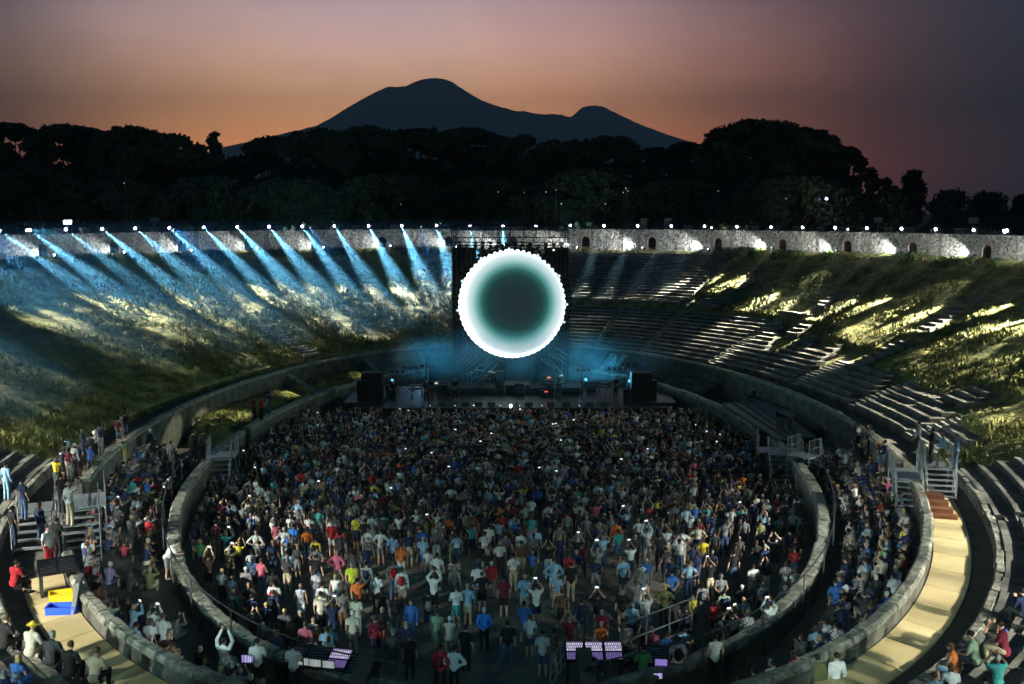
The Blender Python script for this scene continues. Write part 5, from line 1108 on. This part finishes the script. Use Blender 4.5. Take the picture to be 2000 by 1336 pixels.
def near(x, y, r):
    gx, gy = int(x//1), int(y//1)
    return any((x-a)**2+(y-b)**2 < r*r for i in (-1, 0, 1) for j in (-1, 0, 1) for a, b in grid[gx+i, gy+j])
for x, y in taken: grid[int(x//1), int(y//1)].append((x, y))
pts = []; RP.seed(5)
def dens(x, y):
    e = ((x-CX)/(PA-.6))**2+((y-CY)/(PB-.6))**2
    if e > 1 or y > 76.6: return 0
    if y > 60: return 1.
    if y > 48: return .62+.38*(y-48)/12
    if y > 42: return .22+.4*(y-42)/6
    edge = e > .72
    if y > 35: return (.13 if not edge else .42)
    return .0 if abs(x+1) < 5 else .2
for _ in range(60000):
    x, y = RP.uniform(-17, 16), RP.uniform(31, 77); dn = dens(x, y)
    if RP.random() > dn: continue
    r = .46 if y > 60 else .56 if y > 48 else .8
    if near(x, y, r): continue
    grid[int(x//1), int(y//1)].append((x, y)); pts.append((x, y))
    if len(pts) > 1750: break
for x, y in pts: 
    e = ((x-CX)/PA)**2+((y-CY)/PB)**2
    pl = ('at the right arena wall' if x > 0 else 'at the left arena wall') if e > .78 else ('right part of arena' if x > 5 else 'left part of arena' if x < -6 else 'middle of arena')
    cand.append(((x, y, 0), False, pl, GP))
def seat_people(t0, t1, rows, fill, place, s0=1.3, dz=.0, step=.62):
    for k in rows:
        s = s0+k*.76+.26; z = 1.45+k*.3-.34; t = t0
        while t < t1:
            if RP.random() < fill:
                p = P(t+RP.uniform(-.3, .3), s+RP.uniform(-.08, .08), z)
                if not near(p.x, p.y, .5): cand.append((tuple(p), True, place, GS))
            t += step/(PA+s)*57.3*1.0
seat_people(96, 106, range(0, 4), .8, 'upper part of right terrace'); seat_people(106, 135, range(0, 4), .9, 'on right terrace'); seat_people(135, 148, (1, 2, 3), .7, 'right terrace by parapet'); seat_people(148, 170, (2, 3), .5, 'lower right terrace')
seat_people(-118, -95, range(0, 4), .8, 'on left terrace'); seat_people(-131, -118, (0, 2, 3), .6, 'left terrace near walkway'); seat_people(-166, -131, (2, 3), .6, 'behind lower left parapet'); seat_people(60, 80, (1, 2, 3), .06, 'dark right terrace'); seat_people(-158, -120, (0, 1), .2, 'on left terrace')
for t0, t1, n_, pl in ((112, 150, 3, 'on right stone tiers'), (-172, -135, 26, 'on lower left stone tiers'), (138, 172, 44, 'on lower right stone tiers')):
    for _ in range(n_):
        k = RP.randint(1, 4); t = RP.uniform(t0, t1); p = P(t, row_s(k)+.25, row_z(k)-.34)
        if not near(p.x, p.y, .6): cand.append((tuple(p), True, pl, GS))
for _ in range(16):      # standing along the left walkway and terrace top
    t = RP.uniform(-112, -92); p = P(t, RP.uniform(5.3, 6.8), 2.87); cand.append((tuple(p), False, 'on left walkway', GS))
for _ in range(8): t = RP.uniform(93, 105); p = P(t, RP.uniform(4.0, 4.5), 2.4); cand.append((tuple(p), False, 'top of right terrace', GS))
cand.sort(key=lambda c: c[0][0]**2+c[0][1]**2+(CAMZ-c[0][2])**2)
# keep only people the photograph can show
def inview(c):
    v = Vector(c)+Vector((0, 0, 1.2))-Vector((0, 0, CAMZ)); fy = v.y*math.cos(PITCH)-v.z*math.sin(PITCH); uy = v.y*math.sin(PITCH)+v.z*math.cos(PITCH)
    return fy > 1 and abs(v.x/fy) < .503 and abs(uy/fy) < .338
cand = [c for c in cand if inview(c[0])]
for h in HAND:
    k = 0
    while h['label'] in USED: h['label'] += ' too'; k += 1
    USED[h['label']] = 1; person(h)
NI = 300-len(HAND); i = 0; done = 0; rest = []
for c in cand:
    if done < NI:
        d = rnd_person(*c)
        if d: USED[d['label']] = 1; person(d); done += 1; continue
    rest.append(c)
# everyone else: one object, its people built from low detail figures
def low_proto(p, dress):
    J = pose(p); mb = MB(); SKN, TOP, BOT, HAI = 0, 1, 2, 3
    mb.ball(J['chest'], 1, 7, 5, TOP, (.19, .135, .22)); mb.ball(J['abd'], 1, 7, 5, TOP, (.165, .12, .19)); mb.ball(J['pel'], 1, 7, 4, BOT, (.175, .13, .14)); mb.tube(J['shl'], J['shr'], .075, n=6, mi=TOP)
    mb.tube(J['chest'], J['head'], .06, n=6, mi=SKN); mb.ball(J['head'], 1, 7, 5, SKN, (.075, .095, .115)); mb.ball(J['head']+Vector((0, -.02, .035)), 1, 7, 5, HAI, (.087, .1, .095))
    for k in 'lr':
        a, b, c, h = J['sh'+k], J['el'+k], J['wr'+k], J['ha'+k]; m1 = a.lerp(b, .6); mb.tube(a, m1, .068, .06, 6, TOP); mb.tube(m1, b, .045, .042, 5, SKN); mb.tube(b, c, .042, .03, 5, SKN); mb.tube(c, h+(h-c)*.3, .034, .02, 5, SKN)
        a, b, c, h = J['hi'+k], J['kn'+k], J['an'+k], J['to'+k]; mb.tube(a, b, .105, .075, 6, BOT); mb.tube(b, c, .062 if not dress else .055, .042, 6, BOT if not dress else SKN); mb.tube(c, h, .045, .035, 5, HAI)
    return np.array(mb.v), mb.f, np.array(mb.m)
PR = {(p, dr): low_proto(p, dr) for p in ('stand', 'raised', 'high', 'hips', 'folded', 'stance', 'sit', 'sit_phone', 'one_up') for dr in (0, 1)}
FN = list(CLO); fm = SK+[CM[k] for k in FN]+[HR[k] for k in ('dark', 'brown', 'grey', 'blond')]; FI = {k: 3+i for i, k in enumerate(FN)}
V = []; F = []; MI = []; off = 0; far_phones = []; RP.seed(11)
for loc, seated, pl, g in rest:
    p = RP.choice(['sit', 'sit', 'sit_phone']) if seated else RP.choice(['stand']*9+['raised']*2+['folded', 'hips', 'stance', 'one_up']); v, f, m = PR[p, int(RP.random() < .5)]
    a = face(loc, .3); s = RP.uniform(.92, 1.08); w = RP.uniform(.92, 1.12); c, q = math.cos(a), math.sin(a)
    vv = np.stack([loc[0]+s*w*(v[:, 0]*c-v[:, 1]*q), loc[1]+s*w*(v[:, 0]*q+v[:, 1]*c), loc[2]+s*v[:, 2]], 1); V.append(vv)
    tb, bb = RP.choice(TOPS+['black', 'navy', 'dark grey', 'black', 'navy', 'dark grey', 'grey']*6), RP.choice(BOTS); tb = tb if tb in FI else 'grey'; lut = np.array([RP.randint(0, 2), FI[tb], FI[bb], 3+len(FN)+RP.choice([0, 0, 0, 1, 1, 2, 3])])
    MI.append(lut[m]); F += [tuple(i+off for i in ff) for ff in f]; off += len(v)
    if p in ('raised', 'high', 'sit_phone') and RP.random() < .55: 
        J = pose(p); h = (J['hal']+J['har'])/2*s+Vector((0, .03, .07)); far_phones.append((loc[0]-q*h.y, loc[1]+c*h.y, loc[2]+h.z, a))
if V:
    me = bpy.data.meshes.new('crowd'); me.from_pydata(np.concatenate(V).tolist(), [], F)
    for mm in fm: me.materials.append(mm)
    me.polygons.foreach_set('material_index', np.concatenate(MI).astype(np.int32)); me.polygons.foreach_set('use_smooth', [True]*len(F)); me.update()
    o = bpy.data.objects.new('crowd', me); COL.objects.link(o); setp(o, 'dense far crowd of standing spectators filling the arena before the stage', 'crowd', kind='stuff')
far_phones = far_phones[::4][:120]
mb = MB(); mb.box((0, 0, 0), (.145, .012, .08), mi=0); mb.box((0, -.008, 0), (.13, .004, .068), mi=1); FPM = mb.mesh('phone', [M_black, M_phone])
for x, y, z, a in far_phones:
    o = bpy.data.objects.new('phone', FPM); COL.objects.link(o); o.location = (x, y, z); o.rotation_euler = (.25, 0, a); setp(o, 'tiny glowing phone screen held up in the far dense crowd before the stage', 'phone', 'phones glowing in the far crowd')
print('PEOPLE', PEOPLE_N, len(rest), len(far_phones), 'hand', len(HAND), 'maxw', max(len(l.replace(',', '').split()) for l in USED))

# ---------------------------------------------------------------- desks, crates and other gear
def desk(loc, rz, w, label, bays, cat='mixing desk', group='mixing desks', h=.85):
    e = empty('mixing_desk', loc, rz); setp(e, label, cat, group)
    mb = MB()
    for s in (-1, 1): mb.box((s*(w/2-.08), .1, h/2), (.1, .6, h))
    mb.build('desk_stand', M_dmet, e)
    mb = MB(); vs = [(-w/2, -.4, h), (w/2, -.4, h), (w/2, .45, h), (-w/2, .45, h), (-w/2, -.4, h+.08), (w/2, -.4, h+.08), (w/2, .45, h+.36), (-w/2, .45, h+.36)]
    mb.add(vs, [(3, 2, 1, 0), (4, 5, 6, 7), (0, 1, 5, 4), (1, 2, 6, 5), (2, 3, 7, 6), (3, 0, 4, 7)]); mb.build('desk_body', M_black, e)
    def pt(x, y, up=.006): return (x, y, h+.08+(y+.4)/.85*.28+up)
    n = len(bays); bw = w/n
    for i, b in enumerate(bays):
        x0, x1 = -w/2+i*bw+.05, -w/2+(i+1)*bw-.05
        mb = MB()
        if b == 's':
            mb.add([pt(x0, .0), pt(x1, .0), pt(x1, .4), pt(x0, .4)], [(0, 1, 2, 3)]); o = mb.build('display', M_disp1, e)
            mb = MB(); k = 12
            for j in range(k): xa = x0+(x1-x0)*(j+.15)/k; xb = x0+(x1-x0)*(j+.6)/k; mb.add([pt(xa, -.36), pt(xb, -.36), pt(xb, -.06), pt(xa, -.06)], [(0, 1, 2, 3)])
            mb.build('fader_bank', M_disp2, e)
        else:
            k = 14
            for j in range(k):
                for r in range(6): xa = x0+(x1-x0)*(j+.2)/k; ya = -.34+r*.12; mb.add([pt(xa, ya, .01), pt(xa+(x1-x0)*.4/k, ya, .01), pt(xa+(x1-x0)*.4/k, ya+.05, .01), pt(xa, ya+.05, .01)], [(0, 1, 2, 3)])
            mb.build('control_knobs', M_gal, e)
    return e
M_disp1 = emis("desk_display", (.8, .75, 1), .9)
def picture(m, scale, c1, c2, c3):
    n = m.node_tree.nodes; l = m.node_tree.links; co = n.new('ShaderNodeTexCoord'); bt = n.new('ShaderNodeTexBrick'); bt.inputs['Scale'].default_value = scale; bt.inputs['Color1'].default_value = (*c1, 1); bt.inputs['Color2'].default_value = (*c2, 1); bt.inputs['Mortar'].default_value = (*c3, 1); bt.inputs['Mortar Size'].default_value = .06; bt.inputs['Brick Width'].default_value = .25; bt.inputs['Row Height'].default_value = .5
    l.new(co.outputs['Object'], bt.inputs['Vector']); l.new(bt.outputs['Color'], n['Principled BSDF'].inputs['Emission Color'])
picture(M_disp1, 4, (.95, .9, 1), (.5, .45, .75), (.1, .08, .2)); M_disp2 = emis('desk_faders', (.42, .3, .9), .55); M_lap = emis('laptop_screen', (.6, .62, 1), 1.0); M_disp3 = emis('pale_display', (.55, .75, 1), .7); picture(M_disp3, 6, (.6, .8, 1), (.35, .45, .5), (.3, .25, .1)); picture(M_lap, 5, (.7, .7, 1), (.3, .2, .6), (.1, .1, .3))
def tabletop_screen(loc, rz, w, label, em, cat='screen'):
    e = empty('monitor_screen', loc, rz); setp(e, label, cat, 'small screens at the desks'); h = w*.62
    mb = MB(); mb.box((0, 0, h/2+.06), (w, .03, h)); mb.build('casing', M_black, e); mb = MB(); mb.box((0, -.018, h/2+.06), (w*.9, .006, h*.86)); mb.build('display', em, e); mb = MB(); mb.box((0, 0, .03), (w*.3, .2, .06)); mb.build('stand', M_black, e)
desk(at_z(1160, 1332, 1.1), 0, 1.9, 'wide mixing desk with three bright lilac lit bays at bottom right of centre', ['s', 's', 's'])
desk(at_z(1275, 1340, 1.1), -.15, 1.0, 'small dark desk with knobs right of the lit mixing desk', ['k'])
desk(at_z(620, 1345, 1.4), -.2, 2.2, 'dark mixing desk with pale strips at the bottom left of centre', ['k', 'k', 's'])
desk(at_z(700, 1360, 1.3), -.2, 1.2, 'small dark desk right of the pale strip desk', ['k'])
desk(at_z(115, 1160, 2.95), .5, 1.25, 'cluttered mixing desk on the left walkway beside yellow crate', ['k', 'k'])
for px, py, z, w, em, lab, rz in ((485, 1298, 2.2, .45, M_lap, 'laptop with violet screen on the bottom left desk', 0), (592, 1303, 2.3, .42, M_disp3, 'leftmost of three pale screens on the bottom desk', -.2), (616, 1306, 2.3, .42, M_disp3, 'middle of three pale screens on the bottom desk', -.2), (642, 1309, 2.3, .42, M_disp3, 'rightmost of three pale screens on the bottom desk', -.2),
                      (1255, 1300, 2.1, .3, M_disp2, 'small violet screen left of the dim screens by the right desk', 0), (1291, 1305, 2.1, .42, M_disp2, 'dim screen on the small right desk', -.1), (1284, 1330, 2.0, .34, M_lap, 'bright white laptop screen on the small right desk', .1)): tabletop_screen(at_z(px, py, z), rz, w, lab, em)
M_crate = mat('yellow_plastic', (.7, .5, .02), rough=.5); M_bluep = mat('blue_plastic', (.02, .08, .7), rough=.5); M_redc = mat('red_cloth', (.42, .02, .03), rough=.9)
def crate(loc, rz, d, m, label):
    e = empty('crate', loc, rz); setp(e, label, 'crate'); w, q, h = d; t = .03; mb = MB(); mb.box((0, 0, t/2), (w, q, t)); mb.build('crate_base', m, e)
    for c, s in (((0, -q/2+t/2, h/2+t/2), (w, t, h)), ((0, q/2-t/2, h/2+t/2), (w, t, h)), ((-w/2+t/2, 0, h/2+t/2), (t, q-2*t, h)), ((w/2-t/2, 0, h/2+t/2), (t, q-2*t, h))):
        mb = MB(); mb.box(c, s); mb.box((c[0]*1.03, c[1]*1.03, h+t), (s[0]+.03, s[1]+.03, .03)); mb.build('crate_side', m, e)
crate(at_z(120, 1180, 2.96), .4, (.75, .5, .4), M_crate, 'yellow plastic crate on the left plywood walkway'); crate(at_z(122, 1196, 2.96), .1, (.95, .5, .22), M_bluep, 'bright blue plastic tray in front of the yellow crate')
mb = MB(); mb.box((0, 0, .55), (.12, 1.0, 1.1)); mb.box((-.07, 0, .55), (.03, .9, 1.0)); o = mb.build('case_lid', M_gal); o.location = at_z(146, 1190, 2.96); o.rotation_euler = (0, .2, .25); setp(o, 'grey flight case lid leaning on the lower left parapet', 'case lid')
for px, py, z, rz, lab in ((258, 938, 1.75, .4, 'flat red seat mat on the left grass edge'), (328, 957, 1.6, .2, 'red seat mat beside the left arena wall'), (292, 951, 1.65, .3, 'small red mat between two larger red mats'), (320, 964, 1.5, .2, 'red mat lowest of the group by the left arena wall')):
    mb = MB(); mb.box((0, 0, .04), (.95, .5, .07)); mb.box((0, .18, .09), (.9, .1, .04)); o = mb.build('seat_mat', M_redc); zz = 2.0
    for _ in range(12): q = at_z(px, py, zz); kk = int((sval(q.x, q.y)-1.3)//.76); zz = 1.47+max(0, min(3, kk))*.3
    o.location = at_z(px, py, zz+.01); o.rotation_euler.z = rz; setp(o, lab, 'seat mat', 'red seat mats')
# lighting desk on the right scaffold deck
HX = at_z(1535, 838, 2.55); desk(HX, 1.0, 1.3, 'small lighting desk on the right scaffold deck', ['k'], cat='lighting desk', group=None) if False else None
e = desk(HX, .9, 1.2, 'small dark lighting desk on the right scaffold deck', ['k', 'k'])
M_bl = emis('blue_led', (.12, .25, 1), 2.5)
for px, py, lab in ((1567, 806, 'cluster of blue lit gear on the dark right terrace'), (1583, 796, 'second blue lit gear box behind the first')):
    e = empty('gear_box', at_z(px, py, 1.9)); setp(e, lab, 'gear box', 'blue lit gear'); mb = MB(); mb.box((0, 0, .3), (.7, .5, .6)); mb.build('box_body', M_black, e); mb = MB(); mb.box((-.1, -.26, .42), (.3, .02, .07)); mb.box((.2, -.26, .3), (.12, .02, .06)); mb.box((0, 0, .62), (.35, .25, .02)); mb.build('lit_panel', M_bl, e)
# scaffold frame at the bottom
def frame(a, b, z0, z1, label):
    e = empty('scaffold', a); setp(e, label, 'scaffold', 'scaffold frames'); a = Vector(a); b = Vector(b); n = 3; o = -a
    for i in range(n+1): p = a.lerp(b, i/n)+o; mb = MB(); mb.tube(p+Vector((0, 0, z0)), p+Vector((0, 0, z1)), .03, n=6); mb.build('upright', M_gal, e)
    for z in (z0+.15, (z0+z1)/2, z1): mb = MB(); mb.tube(a+o+Vector((0, 0, z)), b+o+Vector((0, 0, z)), .028, n=6); mb.build('cross_bar', M_gal, e)
frame(at_z(655, 1340, .2), at_z(735, 1355, .2), 0, 1.2, 'low scaffold frame left of the red jacketed person'); frame(at_z(1075, 1350, .1), at_z(1105, 1300, .1), 0, 1.1, 'scaffold frame beside the lit mixing desk'); frame(at_z(1215, 1290, 1.1), at_z(1350, 1235, 1.1), 0, 1.3, 'steel barrier slanting up right of the lit mixing desk')
# small lights among the trees and flood lights on the rim
def tiny_lamp(px, py, D, em, r, label):
    p = at_y(px, py, D); e = empty('street_lamp', (p.x, p.y, 5.4)); setp(e, label, 'lamp', 'distant lamps among the trees'); mb = MB(); mb.tube((0, 0, 0), (0, 0, p.z-5.4), .06, n=5); mb.build('lamp_post', M_dmet, e); mb = MB(); mb.ball((0, -.3, p.z-5.4), r, 6, 4); mb.build('lamp_globe', em, e)
for k, (px, py, c, r) in enumerate(((1613, 388, M_lens2, .16), (1600, 389, M_lens, .05), (1534, 388, M_lens, .06), (1402, 373, M_lens, .05), (1222, 368, M_lens, .07), (1217, 376, M_lens, .06), (1226, 373, M_lens, .05), (1066, 375, M_lens, .06), (1086, 371, M_lens, .05), (1024, 376, M_lens, .04), (973, 375, M_lens, .05), (1096, 398, M_pan, .08), (1182, 398, M_pan, .06), (783, 399, M_lens, .04), (244, 358, M_lens, .06))):
    tiny_lamp(px, py, 152, c if c is not M_lens else M_lensdim, r, 'tiny distant lamp among the dark trees, %s from the %s' % (ordw(sorted([1613, 1600, 1534, 1402, 1222, 1217, 1226, 1066, 1086, 1024, 973, 1096, 1182, 783, 244]).index(px)+1), 'left'))
def flood(px, py, lab, lit):
    t = t_on(px, 440, 38.5); p = P(t, 38.5, 13.75); top = at_y(px, py, p.y).z-13.75; e = empty('floodlight', p, -R(t)*.7); setp(e, lab, 'floodlight', 'floodlights behind the rim wall')
    mb = MB(); mb.tube((0, 0, 0), (0, 0, top), .06, n=6); mb.build('mast', M_gal, e); mb = MB(); mb.box((0, -.1, top), (.9, .3, .5), M=Matrix.Rotation(.5, 4, 'X')); o = mb.build('lamp_housing', M_gal, e)
    mb = MB(); mb.box((0, -.29, top-.05), (.7, .03, .36), M=Matrix.Rotation(.5, 4, 'X')); mb.build('glass', M_lens if lit else M_gal, o)
flood(131, 433, 'brightly lit floodlight on a mast above the left rim', True); flood(302, 431, 'unlit floodlight on a mast above the left rim', False); flood(1715, 430, 'unlit floodlight catching green light on the right rim', False); flood(1902, 431, 'unlit floodlight near the right edge of the rim', False); flood(1505, 449, 'short unlit floodlight right of the pillar stubs', False)
# bare spots added as stray light on the tree crowns
s_ = spot('stray_light', None, P(25, 39, 14.5), (70, 172, 24), 9000, 45, 1, (.9, .9, .6)); s_ = spot('stray_light', None, P(8, 39, 14.5), (15, 185, 22), 3000, 60, 1, (.5, .85, .9)); s_ = spot('stray_light', None, P(-25, 39, 14.5), (-50, 185, 22), 6000, 90, 1, (.4, .8, 1))

# ---------------------------------------------------------------- air
mb = MB(); mb.box((0, 4100, 1370/2-41), (15000, 16200, 1370)); hz = mb.build('haze', None)
hm = bpy.data.materials.new('haze_air'); hm.use_nodes = True; n = hm.node_tree.nodes; n.clear()
v = n.new('ShaderNodeVolumePrincipled'); v.inputs['Color'].default_value = (.85, .93, 1, 1); v.inputs['Density'].default_value = 1.6e-4
o = n.new('ShaderNodeOutputMaterial'); hm.node_tree.links.new(v.outputs[0], o.inputs['Volume'])
hz.data.materials.clear(); hz.data.materials.append(hm); setp(hz, 'blue evening haze filling the air up to the mountain', 'haze', kind='stuff')
